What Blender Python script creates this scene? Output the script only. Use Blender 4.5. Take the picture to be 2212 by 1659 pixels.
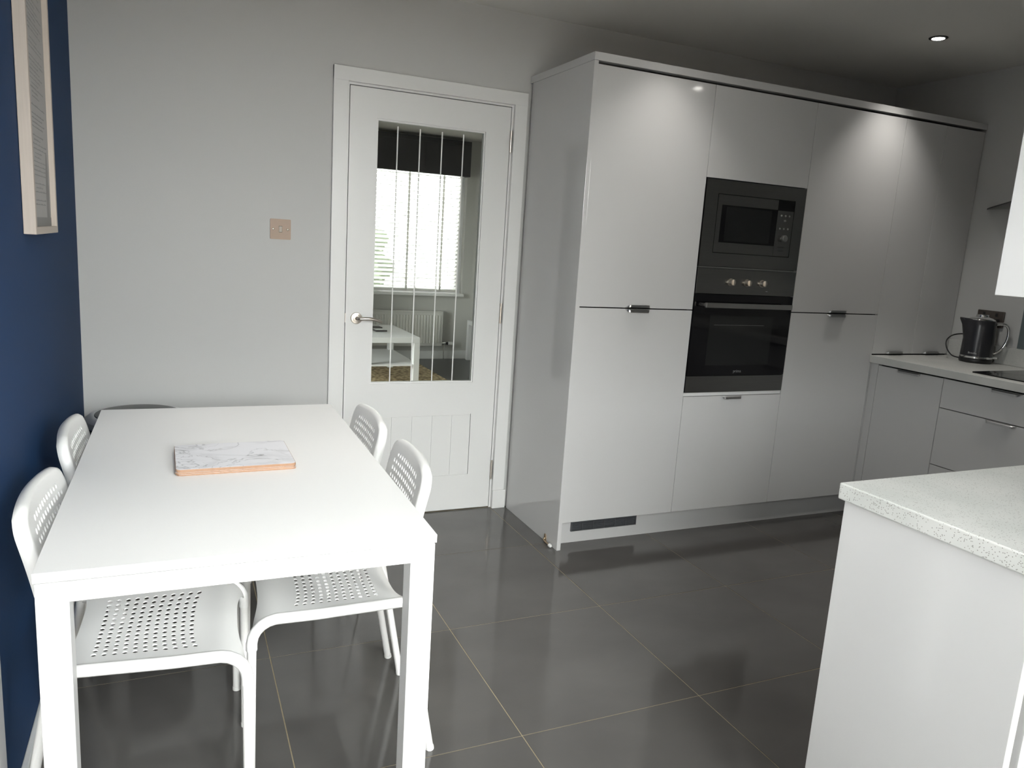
import bpy, bmesh, math, random
from mathutils import Vector, Matrix
random.seed(7)
D = bpy.data
for o in list(D.objects):
    D.objects.remove(o)
S = bpy.context.scene
COL = S.collection
PI = math.pi

# ------------------------------------------------------------------ camera
YAW, PIT, ROL = -0.4264, -0.1841, 0.0638
CAM = Vector((-0.7157, -3.4582, 1.3601))
fw = Vector((-math.sin(YAW)*math.cos(PIT), math.cos(YAW)*math.cos(PIT), math.sin(PIT)))
rt = Vector((math.cos(YAW), math.sin(YAW), 0))
up = rt.cross(fw)
r2 = rt*math.cos(ROL) + up*math.sin(ROL)
u2 = up*math.cos(ROL) - rt*math.sin(ROL)
cam = D.objects.new('camera', D.cameras.new('camera'))
COL.objects.link(cam)
m = Matrix((r2, u2, -fw)).transposed().to_4x4()
m.translation = CAM
cam.matrix_world = m
cam.data.sensor_width = 36
cam.data.lens = 1634.68/2212*36
cam.data.clip_start = 0.02
S.camera = cam

# ------------------------------------------------------------------ world, lights, exposure
W = D.worlds.new('overcast_sky'); S.world = W; W.use_nodes = True
bg = W.node_tree.nodes['Background']
bg.inputs[0].default_value = (0.985, 0.975, 1.0, 1)
bg.inputs[1].default_value = 37.0
S.view_settings.view_transform = 'Standard'
S.view_settings.look = 'None'
S.view_settings.gamma = 1
S.view_settings.use_curve_mapping = False
S.view_settings.exposure = 0.0
S.cycles.use_denoising = True
S.cycles.max_bounces = 10
S.cycles.diffuse_bounces = 6
S.cycles.glossy_bounces = 5
S.cycles.transparent_max_bounces = 12
S.cycles.sample_clamp_indirect = 6.0
S.cycles.caustics_reflective = False
S.cycles.caustics_refractive = False

def area(name, loc, target, sx, sy, watt, color=(1, 1, 1), portal=False, spread=180):
    l = D.lights.new(name, 'AREA'); l.shape = 'RECTANGLE'
    l.size = sx; l.size_y = sy; l.energy = watt; l.color = color
    l.spread = math.radians(spread)
    o = D.objects.new(name, l); COL.objects.link(o)
    o.location = loc
    o.rotation_euler = (Vector(target)-Vector(loc)).to_track_quat('-Z', 'Y').to_euler()
    if portal:
        l.cycles.is_portal = True
    return o
# daylight comes from the sky through the glazed doors and the lounge window; portals help sampling
area('daylight_rear', (-0.10, -3.86, 1.07), (-0.10, 0, 1.07), 1.68, 2.1, 1, portal=True)
area('portal_added_side_pane', (-1.165, -3.0, 1.53), (1, -3.0, 1.53), 0.40, 0.46, 1, portal=True)  # portal of the pane added to the side door for extra side light
area('portal_added_lounge', (-1.11, 2.45, 1.05), (1, 2.45, 1.05), 0.8, 2.1, 1, portal=True)  # portal of the lounge glazing added to brighten that room
area('daylight_lounge', (1.40, 4.90, 1.44), (1.40, 0, 1.44), 1.7, 1.4, 1, portal=True)

# ------------------------------------------------------------------ materials
def mat(name, color, rough=0.5, metal=0.0, spec=0.5, noise=None, bump=None, coat=0.0, trans=0.0, emit=None):
    """noise=(scale, colour2, contrast, stretch xyz); bump=(scale, strength, distance)"""
    mt = D.materials.new(name); mt.use_nodes = True
    nt = mt.node_tree; b = nt.nodes['Principled BSDF']
    b.inputs['Base Color'].default_value = (*color, 1)
    b.inputs['Roughness'].default_value = rough
    b.inputs['Metallic'].default_value = metal
    b.inputs['Specular IOR Level'].default_value = spec
    b.inputs['Coat Weight'].default_value = coat
    b.inputs['Coat Roughness'].default_value = 0.04
    b.inputs['Transmission Weight'].default_value = trans
    if emit:
        b.inputs['Emission Color'].default_value = (*emit[0], 1)
        b.inputs['Emission Strength'].default_value = emit[1]
    tc = nt.nodes.new('ShaderNodeTexCoord')
    if noise:
        mp = nt.nodes.new('ShaderNodeMapping'); nt.links.new(tc.outputs['Object'], mp.inputs[0])
        mp.inputs['Scale'].default_value = noise[3] if len(noise) > 3 else (1, 1, 1)
        nz = nt.nodes.new('ShaderNodeTexNoise'); nz.inputs['Scale'].default_value = noise[0]
        nz.inputs['Detail'].default_value = 6
        nt.links.new(mp.outputs[0], nz.inputs['Vector'])
        cr = nt.nodes.new('ShaderNodeValToRGB')
        c = noise[2]
        cr.color_ramp.elements[0].position = 0.5-c; cr.color_ramp.elements[1].position = 0.5+c
        cr.color_ramp.elements[0].color = (*color, 1); cr.color_ramp.elements[1].color = (*noise[1], 1)
        nt.links.new(nz.outputs['Fac'], cr.inputs[0]); nt.links.new(cr.outputs[0], b.inputs['Base Color'])
    if bump:
        nz = nt.nodes.new('ShaderNodeTexNoise'); nz.inputs['Scale'].default_value = bump[0]
        nt.links.new(tc.outputs['Object'], nz.inputs['Vector'])
        bp = nt.nodes.new('ShaderNodeBump'); bp.inputs['Strength'].default_value = bump[1]
        bp.inputs['Distance'].default_value = bump[2]
        nt.links.new(nz.outputs['Fac'], bp.inputs['Height']); nt.links.new(bp.outputs[0], b.inputs['Normal'])
    return mt

M = {}
M['wall'] = mat('grey_wall_paint', (0.53, 0.53, 0.522), 0.75, bump=(180, 0.08, 0.002))
M['blue'] = mat('navy_wall_paint', (0.0065, 0.035, 0.105), 0.75, spec=0.25, bump=(180, 0.08, 0.002))
M['ceil'] = mat('white_ceiling_paint', (0.74, 0.725, 0.69), 0.9)
M['wood_white'] = mat('white_satin_paint', (0.74, 0.74, 0.73), 0.35)
M['gloss'] = mat('white_gloss_lacquer', (0.575, 0.572, 0.57), 0.07, spec=0.5)
M['gap'] = mat('dark_gap', (0.012, 0.011, 0.012), 0.7)
M['carcass'] = mat('grey_carcass_board', (0.35, 0.35, 0.35), 0.5)
M['tile'] = mat('dark_grey_polished_tile', (0.075, 0.072, 0.069), 0.095, spec=0.5,
                noise=(2.2, (0.105, 0.101, 0.096), 0.28, (1, 1.6, 1)))
M['grout'] = mat('beige_grout', (0.34, 0.29, 0.19), 0.8, noise=(60, (0.25, 0.2, 0.12), 0.3))
M['table'] = mat('white_table_foil', (0.86, 0.86, 0.855), 0.4, bump=(900, 0.05, 0.0005))
M['table_metal'] = mat('white_powder_coat', (0.84, 0.84, 0.84), 0.35)
M['plastic'] = mat('white_chair_plastic', (0.82, 0.82, 0.81), 0.32)
M['chair_metal'] = mat('white_chair_tube', (0.80, 0.795, 0.78), 0.35)
M['rubber'] = mat('grey_rubber', (0.12, 0.12, 0.12), 0.7)
M['steel'] = mat('brushed_steel', (0.42, 0.42, 0.41), 0.33, metal=1.0, noise=(6, (0.36, 0.36, 0.35), 0.4, (1, 1, 60)))
M['steel_dark'] = mat('dark_brushed_steel', (0.25, 0.25, 0.243), 0.26, metal=1.0, noise=(6, (0.20, 0.20, 0.195), 0.4, (1, 1, 60)))
M['nickel'] = mat('satin_nickel', (0.60, 0.55, 0.49), 0.28, metal=1.0)
M['chrome'] = mat('chrome', (0.8, 0.8, 0.8), 0.08, metal=1.0)
M['handle'] = mat('satin_handle_metal', (0.42, 0.42, 0.42), 0.3, metal=1.0)
M['black_glass'] = mat('black_oven_glass', (0.004, 0.004, 0.005), 0.06, spec=0.35)
M['dark_window'] = mat('dark_oven_window', (0.011, 0.012, 0.012), 0.10, spec=0.4)
M['black_plastic'] = mat('black_plastic', (0.012, 0.012, 0.013), 0.4)
M['vent'] = mat('grey_vent_plastic', (0.075, 0.078, 0.085), 0.4)
M['vent_back'] = mat('grey_vent_back', (0.045, 0.048, 0.055), 0.6)
M['kettle'] = mat('dark_grey_enamel', (0.022, 0.022, 0.026), 0.25)
M['white_plastic'] = mat('white_plastic', (0.8, 0.8, 0.78), 0.4)
M['brass'] = mat('aged_brass', (0.40, 0.30, 0.20), 0.4, metal=0.8)
M['print_grey'] = mat('pale_grey_lettering', (0.45, 0.45, 0.45), 0.5)
M['print_dark'] = mat('dim_grey_lettering', (0.16, 0.16, 0.165), 0.5)
M['pine'] = mat('whitewashed_wood', (0.50, 0.44, 0.39), 0.6, noise=(9, (0.44, 0.385, 0.335), 0.3, (30, 30, 1)))
M['paper'] = mat('grey_print_paper', (0.40, 0.39, 0.385), 0.7)
M['ink'] = mat('grey_ink', (0.25, 0.245, 0.24), 0.7)
M['ink2'] = mat('dark_grey_ink', (0.10, 0.10, 0.10), 0.7)
M['switch'] = mat('copper_tinted_steel', (0.47, 0.345, 0.285), 0.55, spec=0.3, noise=(18, (0.42, 0.33, 0.25), 0.3))
M['rocker'] = mat('warm_satin_rocker', (0.50, 0.45, 0.40), 0.5, spec=0.3)
M['hedge'] = mat('dark_hedge_leaves', (0.012, 0.018, 0.008), 0.9, noise=(9, (0.035, 0.045, 0.02), 0.25))
M['socket'] = mat('dark_bronze_plate', (0.10, 0.085, 0.075), 0.35, metal=0.6)
M['ply'] = mat('pinkish_cork_board', (0.40, 0.235, 0.145), 0.7, noise=(160, (0.30, 0.17, 0.10), 0.3, (1, 1, 3)))
M['splash'] = mat('blue_grey_splash_glass', (0.13, 0.16, 0.165), 0.08)
M['bin'] = mat('black_bin_body', (0.014, 0.014, 0.017), 0.35)
M['bin_rim'] = mat('brushed_bin_rim', (0.62, 0.62, 0.62), 0.35, metal=0.6)
M['fabric_dark'] = mat('charcoal_pelmet_fabric', (0.018, 0.017, 0.019), 0.8, bump=(400, 0.2, 0.001))
M['slat'] = mat('white_blind_slat', (0.80, 0.79, 0.77), 0.45)
def translucent(mt, amount):
    nt = mt.node_tree; b = nt.nodes['Principled BSDF']; out = nt.nodes['Material Output']
    t = nt.nodes.new('ShaderNodeBsdfTranslucent'); t.inputs[0].default_value = (0.8, 0.79, 0.77, 1)
    mx = nt.nodes.new('ShaderNodeMixShader'); mx.inputs[0].default_value = amount
    nt.links.new(b.outputs[0], mx.inputs[1]); nt.links.new(t.outputs[0], mx.inputs[2]); nt.links.new(mx.outputs[0], out.inputs[0])
translucent(M['slat'], 0.75)
M['tape'] = mat('white_blind_tape', (0.55, 0.55, 0.60), 0.8)
translucent(M['tape'], 0.85)
M['cord'] = mat('grey_blind_cord', (0.12, 0.12, 0.13), 0.8)
M['radiator'] = mat('white_radiator_enamel', (0.62, 0.61, 0.58), 0.3)
M['lounge_wall'] = mat('lounge_wall_paint', (0.52, 0.515, 0.49), 0.75)
M['lounge_floor'] = mat('dark_lounge_floorboards', (0.030, 0.031, 0.032), 0.3, noise=(3, (0.045, 0.045, 0.045), 0.3, (8, 1, 1)))
M['lounge_table'] = mat('white_coffee_table_foil', (0.70, 0.70, 0.70), 0.35)
M['slate'] = mat('dark_slate', (0.035, 0.032, 0.03), 0.6)
M['patio'] = mat('grey_patio_paving', (0.22, 0.21, 0.20), 0.9)
M['fence'] = mat('sky_blocker_fence_brown', (0.10, 0.075, 0.05), 0.9)
M['upvc'] = mat('white_upvc', (0.78, 0.78, 0.80), 0.3)
M['bulb'] = mat('lamp_diffuser', (1, 1, 1), 0.4, emit=((1, 0.96, 0.9), 45))
M['ring'] = mat('dark_nickel_ring', (0.10, 0.10, 0.10), 0.35, metal=1.0)

def worktop_mat():
    mt = mat('pale_grey_speckled_laminate', (0.55, 0.555, 0.535), 0.35)
    nt = mt.node_tree; b = nt.nodes['Principled BSDF']
    tc = nt.nodes.new('ShaderNodeTexCoord')
    mp = nt.nodes.new('ShaderNodeMapping'); mp.inputs['Scale'].default_value = (1, 1.0, 1)
    nt.links.new(tc.outputs['Object'], mp.inputs[0])
    nz = nt.nodes.new('ShaderNodeTexNoise'); nz.inputs['Scale'].default_value = 7; nz.inputs['Detail'].default_value = 5
    nt.links.new(mp.outputs[0], nz.inputs['Vector'])
    cr = nt.nodes.new('ShaderNodeValToRGB')
    cr.color_ramp.elements[0].position = .35; cr.color_ramp.elements[1].position = .65
    cr.color_ramp.elements[0].color = (0.52, 0.53, 0.51, 1); cr.color_ramp.elements[1].color = (0.60, 0.60, 0.58, 1)
    nt.links.new(nz.outputs['Fac'], cr.inputs[0])
    nd = nt.nodes.new('ShaderNodeTexNoise'); nd.inputs['Scale'].default_value = 120; nd.inputs['Detail'].default_value = 1
    nt.links.new(mp.outputs[0], nd.inputs['Vector'])
    vo = nt.nodes.new('ShaderNodeTexVoronoi'); vo.inputs['Scale'].default_value = 330
    vo.inputs['Randomness'].default_value = 1.0
    nt.links.new(mp.outputs[0], vo.inputs['Vector'])
    r3 = nt.nodes.new('ShaderNodeMath'); r3.operation = 'LESS_THAN'; r3.inputs[1].default_value = 0.36
    nt.links.new(vo.outputs['Distance'], r3.inputs[0])
    r4 = nt.nodes.new('ShaderNodeSeparateColor'); nt.links.new(vo.outputs['Color'], r4.inputs[0])
    r5 = nt.nodes.new('ShaderNodeMath'); r5.operation = 'GREATER_THAN'; r5.inputs[1].default_value = 0.80
    nt.links.new(r4.outputs[0], r5.inputs[0])
    r6 = nt.nodes.new('ShaderNodeMath'); r6.operation = 'MULTIPLY'
    nt.links.new(r3.outputs[0], r6.inputs[0]); nt.links.new(r5.outputs[0], r6.inputs[1])
    mx = nt.nodes.new('ShaderNodeMix'); mx.data_type = 'RGBA'
    nt.links.new(r6.outputs[0], mx.inputs[0]); nt.links.new(cr.outputs[0], mx.inputs[6])
    mx.inputs[7].default_value = (0.26, 0.25, 0.235, 1)
    nt.links.new(mx.outputs[2], b.inputs['Base Color'])
    return mt
M['worktop'] = worktop_mat()

def marble_mat():
    mt = mat('white_marble_print', (0.78, 0.78, 0.8), 0.3)
    nt = mt.node_tree; b = nt.nodes['Principled BSDF']
    tc = nt.nodes.new('ShaderNodeTexCoord')
    mp = nt.nodes.new('ShaderNodeMapping'); mp.inputs['Location'].default_value = (3.3, 1.7, 0.4)
    mp.inputs['Scale'].default_value = (1, 1.5, 1)
    nt.links.new(tc.outputs['Object'], mp.inputs[0])
    def vein(scale, width, dist):
        n = nt.nodes.new('ShaderNodeTexNoise'); n.inputs['Scale'].default_value = scale
        n.inputs['Detail'].default_value = 4; n.inputs['Distortion'].default_value = dist
        nt.links.new(mp.outputs[0], n.inputs['Vector'])
        s = nt.nodes.new('ShaderNodeMath'); s.operation = 'SUBTRACT'; s.inputs[1].default_value = 0.5
        nt.links.new(n.outputs['Fac'], s.inputs[0])
        a = nt.nodes.new('ShaderNodeMath'); a.operation = 'ABSOLUTE'; nt.links.new(s.outputs[0], a.inputs[0])
        r = nt.nodes.new('ShaderNodeMapRange'); r.inputs[1].default_value = 0; r.inputs[2].default_value = width
        r.inputs[3].default_value = 1; r.inputs[4].default_value = 0
        nt.links.new(a.outputs[0], r.inputs[0])
        return r
    v1 = vein(7, 0.016, 1.0); v2 = vein(6, 0.08, 0.6)
    k = nt.nodes.new('ShaderNodeMath'); k.operation = 'MULTIPLY'; k.inputs[1].default_value = 0.14
    nt.links.new(v2.outputs[0], k.inputs[0])
    n3 = nt.nodes.new('ShaderNodeTexNoise'); n3.inputs['Scale'].default_value = 16
    nt.links.new(mp.outputs[0], n3.inputs['Vector'])
    k2 = nt.nodes.new('ShaderNodeMath'); k2.operation = 'MULTIPLY'
    nt.links.new(v1.outputs[0], k2.inputs[0]); nt.links.new(n3.outputs['Fac'], k2.inputs[1])
    ad = nt.nodes.new('ShaderNodeMath'); ad.operation = 'ADD'; ad.use_clamp = True
    nt.links.new(k.outputs[0], ad.inputs[0]); nt.links.new(k2.outputs[0], ad.inputs[1])
    mx = nt.nodes.new('ShaderNodeMix'); mx.data_type = 'RGBA'
    nt.links.new(ad.outputs[0], mx.inputs[0])
    mx.inputs[6].default_value = (0.84, 0.84, 0.875, 1); mx.inputs[7].default_value = (0.12, 0.12, 0.13, 1)
    nt.links.new(mx.outputs[2], b.inputs['Base Color'])
    return mt
M['marble'] = marble_mat()

def rug_mat():
    mt = mat('woven_jute', (0.33, 0.26, 0.15), 0.9)
    nt = mt.node_tree; b = nt.nodes['Principled BSDF']
    tc = nt.nodes.new('ShaderNodeTexCoord')
    vo = nt.nodes.new('ShaderNodeTexVoronoi'); vo.inputs['Scale'].default_value = 26
    nt.links.new(tc.outputs['Object'], vo.inputs['Vector'])
    cr = nt.nodes.new('ShaderNodeValToRGB')
    cr.color_ramp.elements[0].position = 0.1; cr.color_ramp.elements[1].position = 0.8
    cr.color_ramp.elements[0].color = (0.76, 0.62, 0.38, 1); cr.color_ramp.elements[1].color = (0.22, 0.16, 0.085, 1)
    nt.links.new(vo.outputs['Distance'], cr.inputs[0]); nt.links.new(cr.outputs[0], b.inputs['Base Color'])
    bp = nt.nodes.new('ShaderNodeBump'); bp.inputs['Strength'].default_value = 0.8; bp.inputs['Distance'].default_value = 0.01
    bp.invert = True
    nt.links.new(vo.outputs['Distance'], bp.inputs['Height']); nt.links.new(bp.outputs[0], b.inputs['Normal'])
    return mt
M['rug'] = rug_mat()

def glass_mat():
    mt = D.materials.new('clear_pane_glass'); mt.use_nodes = True
    nt = mt.node_tree; nt.nodes.clear()
    out = nt.nodes.new('ShaderNodeOutputMaterial')
    tr = nt.nodes.new('ShaderNodeBsdfTransparent'); tr.inputs[0].default_value = (0.93, 0.95, 0.93, 1)
    gl = nt.nodes.new('ShaderNodeBsdfGlossy'); gl.inputs['Roughness'].default_value = 0.0
    fr = nt.nodes.new('ShaderNodeFresnel'); fr.inputs[0].default_value = 1.5
    mx = nt.nodes.new('ShaderNodeMixShader')
    nt.links.new(fr.outputs[0], mx.inputs[0]); nt.links.new(tr.outputs[0], mx.inputs[1])
    nt.links.new(gl.outputs[0], mx.inputs[2]); nt.links.new(mx.outputs[0], out.inputs[0])
    return mt
M['glass'] = glass_mat()
M['etch'] = mat('etched_glass_line', (0.72, 0.73, 0.71), 0.4)
M['hood_glass'] = M['glass']

# ------------------------------------------------------------------ mesh helpers
def box(bm, x0, x1, y0, y1, z0, z1, bevel=0.0):
    vs = [bm.verts.new((x, y, z)) for x in (x0, x1) for y in (y0, y1) for z in (z0, z1)]
    fs = [(0, 1, 3, 2), (4, 6, 7, 5), (0, 4, 5, 1), (2, 3, 7, 6), (0, 2, 6, 4), (1, 5, 7, 3)]
    faces = [bm.faces.new([vs[i] for i in f]) for f in fs]
    if bevel > 0:
        es = list({e for f in faces for e in f.edges})
        bmesh.ops.bevel(bm, geom=es, offset=bevel, segments=2, affect='EDGES', profile=0.5)
    return vs

def prism(bm, pts, a0, a1, axis='z', bevel=0):
    """extrude a 2D polygon along an axis; pts in the two other axes (x,y),(x,z) or (y,z)"""
    def p(u, v, a):
        return {'z': (u, v, a), 'y': (u, a, v), 'x': (a, u, v)}[axis]
    lo = [bm.verts.new(p(u, v, a0)) for u, v in pts]
    hi = [bm.verts.new(p(u, v, a1)) for u, v in pts]
    n = len(pts); fs = []
    for i in range(n):
        fs.append(bm.faces.new((lo[i], lo[(i+1) % n], hi[(i+1) % n], hi[i])))
    fs.append(bm.faces.new(list(reversed(lo)))); fs.append(bm.faces.new(hi))
    bmesh.ops.recalc_face_normals(bm, faces=fs)
    return fs

def rrect(w, h, r, n=6, cx=0, cy=0):
    pts = []
    for k, (sx, sy) in enumerate(((1, 1), (-1, 1), (-1, -1), (1, -1))):
        for i in range(n+1):
            a = k*PI/2 + i*PI/2/n
            pts.append((cx+sx*(w/2-r)+r*math.cos(a), cy+sy*(h/2-r)+r*math.sin(a)))
    return pts

def tube(bm, path, r, seg=12, cap=True):
    pts = [Vector(p) for p in path]; rings = []
    up0 = None
    for i, p in enumerate(pts):
        if i == 0: t = pts[1]-pts[0]
        elif i == len(pts)-1: t = pts[-1]-pts[-2]
        else: t = (pts[i+1]-pts[i]).normalized()+(pts[i]-pts[i-1]).normalized()
        t.normalize()
        if up0 is None:
            up0 = Vector((0, 0, 1)) if abs(t.z) < 0.9 else Vector((1, 0, 0))
        n = (up0 - t*up0.dot(t)).normalized(); up0 = n
        b = t.cross(n)
        rr = r[i] if isinstance(r, (list, tuple)) else r
        rings.append([bm.verts.new(p+n*math.cos(2*PI*k/seg)*rr+b*math.sin(2*PI*k/seg)*rr) for k in range(seg)])
    fs = []
    for a, b in zip(rings, rings[1:]):
        for k in range(seg):
            fs.append(bm.faces.new((a[k], a[(k+1) % seg], b[(k+1) % seg], b[k])))
    if cap:
        fs.append(bm.faces.new(list(reversed(rings[0])))); fs.append(bm.faces.new(rings[-1]))
    bmesh.ops.recalc_face_normals(bm, faces=fs)

def arc(c, r, a0, a1, n, plane='yz', x=0):
    out = []
    for i in range(n+1):
        a = a0+(a1-a0)*i/n
        u, v = c[0]+r*math.cos(a), c[1]+r*math.sin(a)
        out.append((x, u, v) if plane == 'yz' else ((u, v, x) if plane == 'xy' else (u, x, v)))
    return out

def lathe(bm, prof, seg=32, c=(0, 0, 0), axis='z', arcang=2*PI):
    rings = []
    for r, h in prof:
        ring = []
        for k in range(seg):
            a = 2*PI*k/seg
            u, v = r*math.cos(a), r*math.sin(a)
            q = {'z': (u, v, h), 'y': (u, h, v), 'x': (h, u, v)}[axis]
            ring.append(bm.verts.new(Vector(q)+Vector(c)))
        rings.append(ring)
    fs = []
    for a, b in zip(rings, rings[1:]):
        for k in range(seg):
            fs.append(bm.faces.new((a[k], a[(k+1) % seg], b[(k+1) % seg], b[k])))
    fs.append(bm.faces.new(rings[0])); fs.append(bm.faces.new(rings[-1]))
    bmesh.ops.recalc_face_normals(bm, faces=fs)

def obj(name, bm, material, parent=None, smooth=False, loc=None):
    if isinstance(bm, bmesh.types.BMesh):
        me = D.meshes.new(name); bm.to_mesh(me); bm.free()
    else:
        me = bm
    if material and not me.materials:
        me.materials.append(material)
    o = D.objects.new(name, me); COL.objects.link(o)
    if smooth:
        for p in me.polygons: p.use_smooth = True
        md = None
        try:
            me.set_sharp_from_angle(angle=math.radians(38))
        except Exception:
            pass
    if loc is not None: o.location = loc
    if parent: o.parent = parent
    return o
def B(): return bmesh.new()
def bobj(name, dims, material, parent=None, bevel=0.0):
    """a box whose origin sits at its own corner-centre base, placed in the frame of its parent"""
    x0, x1, y0, y1, z0, z1 = dims
    b = B(); c = ((x0+x1)/2, (y0+y1)/2, z0)
    box(b, x0-c[0], x1-c[0], y0-c[1], y1-c[1], 0, z1-z0, bevel)
    if parent is not None:
        pl = parent_world(parent); c = (c[0]-pl[0], c[1]-pl[1], c[2]-pl[2])
    return obj(name, b, material, parent, loc=c)
def parent_world(p):
    v = Vector((0, 0, 0))
    while p is not None:
        v += p.location; p = p.parent
    return v
def tag(o, label, cat, group=None, kind=None):
    o['label'] = label; o['category'] = cat
    if group: o['group'] = group
    if kind: o['kind'] = kind
    return o
def thing(name, label, cat, loc=(0, 0, 0), rotz=0, group=None, kind=None):
    o = D.objects.new(name, None); COL.objects.link(o)
    o.empty_display_size = 0.05
    o.location = loc; o.rotation_euler = (0, 0, rotz)
    return tag(o, label, cat, group, kind)
def wbm(fn, parent=None):
    """mesh built in world coordinates, moved into the frame of an unrotated parent"""
    b = B(); fn(b)
    if parent is not None:
        bmesh.ops.translate(b, verts=b.verts, vec=-parent_world(parent))
    return b
def wobj(name, fn, material, parent=None, smooth=False):
    return obj(name, wbm(fn, parent), material, parent, smooth)
def dup(root, loc, rotz, label, group=None):
    r = root.copy(); COL.objects.link(r); r.location = loc; r.rotation_euler = (0, 0, rotz)
    r['label'] = label
    if group: r['group'] = group
    for ch in list(root.children):
        c = ch.copy(); COL.objects.link(c); c.parent = r
        for g in ch.children:
            d = g.copy(); COL.objects.link(d); d.parent = c
    return r
def spline(c, n):
    out = []
    for i in range(len(c)-1):
        p = [c[max(i-1, 0)], c[i], c[i+1], c[min(i+2, len(c)-1)]]
        for k in range(n):
            t = k/n
            out.append(0.5*((2*p[1])+(-p[0]+p[2])*t+(2*p[0]-5*p[1]+4*p[2]-p[3])*t*t+(-p[0]+3*p[1]-3*p[2]+p[3])*t**3))
    out.append(c[-1])
    return out
def text_mesh(s, size, depth=0.0004):
    cu = D.curves.new('lettering', 'FONT'); cu.body = s; cu.size = size; cu.extrude = depth
    cu.align_x = 'CENTER'; cu.align_y = 'CENTER'; cu.resolution_u = 3
    t = D.objects.new('lettering_source', cu); COL.objects.link(t)
    dg = bpy.context.evaluated_depsgraph_get()
    me = D.meshes.new_from_object(t.evaluated_get(dg))
    D.objects.remove(t); D.curves.remove(cu)
    return me

# ------------------------------------------------------------------ the setting
XL, XR, YR, ZC = -1.058, 3.258, -3.76, 2.41
LY, LX0, LX1, LZ = 4.73, -1.0, 2.64, 2.44   # lounge
YS = -0.609                                 # front of the tall units

# floor with its tiles
fl = wobj('floor', lambda b: box(b, XL-0.1, XR+0.1, YR-0.1, 0.05, -0.05, -0.0012), M['grout'])
tag(fl, 'dark grey polished tile floor with thin beige grout lines', 'floor', kind='structure')
PX, PY, G = 0.612, 0.620, 0.0034
gx = [0.160+PX*k for k in range(-2, 6)]
gy = [-0.513-PY*k for k in range(-1, 8)]
tm = None
for i in range(len(gx)-1):
    for j in range(len(gy)-1):
        x0, x1 = max(gx[i], XL)+G/2, min(gx[i+1], XR)-G/2
        y1, y0 = min(gy[j], 0.0)-G/2, max(gy[j+1], YR)+G/2
        if x1-x0 < 0.05 or y1-y0 < 0.05: continue
        b = B(); box(b, -(x1-x0)/2, (x1-x0)/2, -(y1-y0)/2, (y1-y0)/2, -0.02, 0.0)
        # every tile keeps its own patch of the mottled pattern
        obj('tile', b, M['tile'], fl, loc=((x0+x1)/2, (y0+y1)/2, 0.0))
lf = wobj('floor_lounge', lambda b: box(b, LX0-0.1, LX1+0.1, 0.05, LY+0.1, -0.05, 0.0), M['lounge_floor'])
tag(lf, 'dark grey floorboards of the lounge seen through the door glass', 'floor', kind='structure')
gr = wobj('ground_outside', lambda b: box(b, -30, 30, -30, 34, -0.30, -0.12), M['patio'])
tag(gr, 'grey paved ground outside the house', 'ground', kind='structure')

tag(wobj('sky_blocker_fence', lambda b: box(b, -12, 12, -8.2, -8.1, -0.12, 1.75), M['fence']),  # unseen fence put in to block sky light near the horizon
    'dark timber fence added out of view to screen the low sky light', 'fence', kind='structure')
def ceiling(b):
    box(b, XL-0.1, XR+0.1, YR-0.1, 0.10, ZC, ZC+0.08)
tag(wobj('ceiling', ceiling, M['ceil']), 'plain white kitchen ceiling with recessed lights', 'ceiling', kind='structure')
tag(wobj('ceiling_lounge', lambda b: box(b, LX0-0.1, LX1+0.1, 0.10, LY+0.1, LZ, LZ+0.08), M['ceil']),
    'white lounge ceiling beyond the glazed door', 'ceiling', kind='structure')

DX0, DX1, DZ = -0.035, 0.797, 2.022     # structural opening for the door
def wall_back(b):
    box(b, XL-0.1, -0.655, -0.003, 0.10, 0, ZC)
    box(b, -0.655, DX0, 0.0, 0.10, 0, ZC)
    box(b, DX1, XR+0.1, 0.0, 0.10, 0, ZC)
    box(b, DX0, DX1, 0.0, 0.10, DZ, ZC)
    box(b, LX0-0.1, XR+0.1, 0.06, 0.10, ZC, LZ+0.02)
tag(wobj('wall_back', wall_back, M['wall']), 'pale grey wall around the glazed door', 'wall', kind='structure')
PDY0, PDY1 = -3.40, -1.80               # white side door in the left wall; its small pane is added
def wall_left(b):
    box(b, XL-0.1, XL, PDY1+0.065, -0.003, 0, ZC)
    box(b, XL-0.1, XL, PDY0-0.065, PDY1+0.065, 2.12, ZC)
    box(b, XL-0.1, XL, YR-0.1, PDY0-0.065, 0, ZC)
tag(wobj('wall_left', wall_left, M['blue']), 'navy blue wall behind the dining chairs', 'wall', kind='structure')
tag(wobj('wall_right', lambda b: box(b, XR, XR+0.1, YR-0.1, 0.0, 0, ZC), M['wall']),
    'grey kitchen wall behind kettle and hob', 'wall', kind='structure')
RX0, RX1 = -1.00, 0.80
def wall_rear(b):
    box(b, XL, RX0, YR-0.1, YR, 0, ZC)
    box(b, RX1, XR, YR-0.1, YR, 0, ZC)
    box(b, RX0, RX1, YR-0.1, YR, 2.14, ZC)
tag(wobj('wall_rear', wall_rear, M['wall']), 'grey wall behind the camera with glazed doors', 'wall', kind='structure')
def wall_lounge(b):
    wx0, wx1, wz0, wz1 = 0.45, 2.300, 0.72, 2.15
    box(b, LX0-0.1, wx0, LY, LY+0.14, 0, LZ)
    box(b, wx1, LX1+0.1, LY, LY+0.14, 0, LZ)
    box(b, wx0, wx1, LY, LY+0.14, 0, wz0)
    box(b, wx0, wx1, LY, LY+0.14, wz1, LZ)
tag(wobj('wall_lounge_back', wall_lounge, M['lounge_wall']), 'lounge wall with the blind-covered window', 'wall', kind='structure')
tag(wobj('wall_lounge_right', lambda b: box(b, LX1, LX1+0.1, 0.10, LY, 0, LZ), M['lounge_wall']),
    'right-hand lounge wall beyond the glazed door', 'wall', kind='structure')
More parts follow.
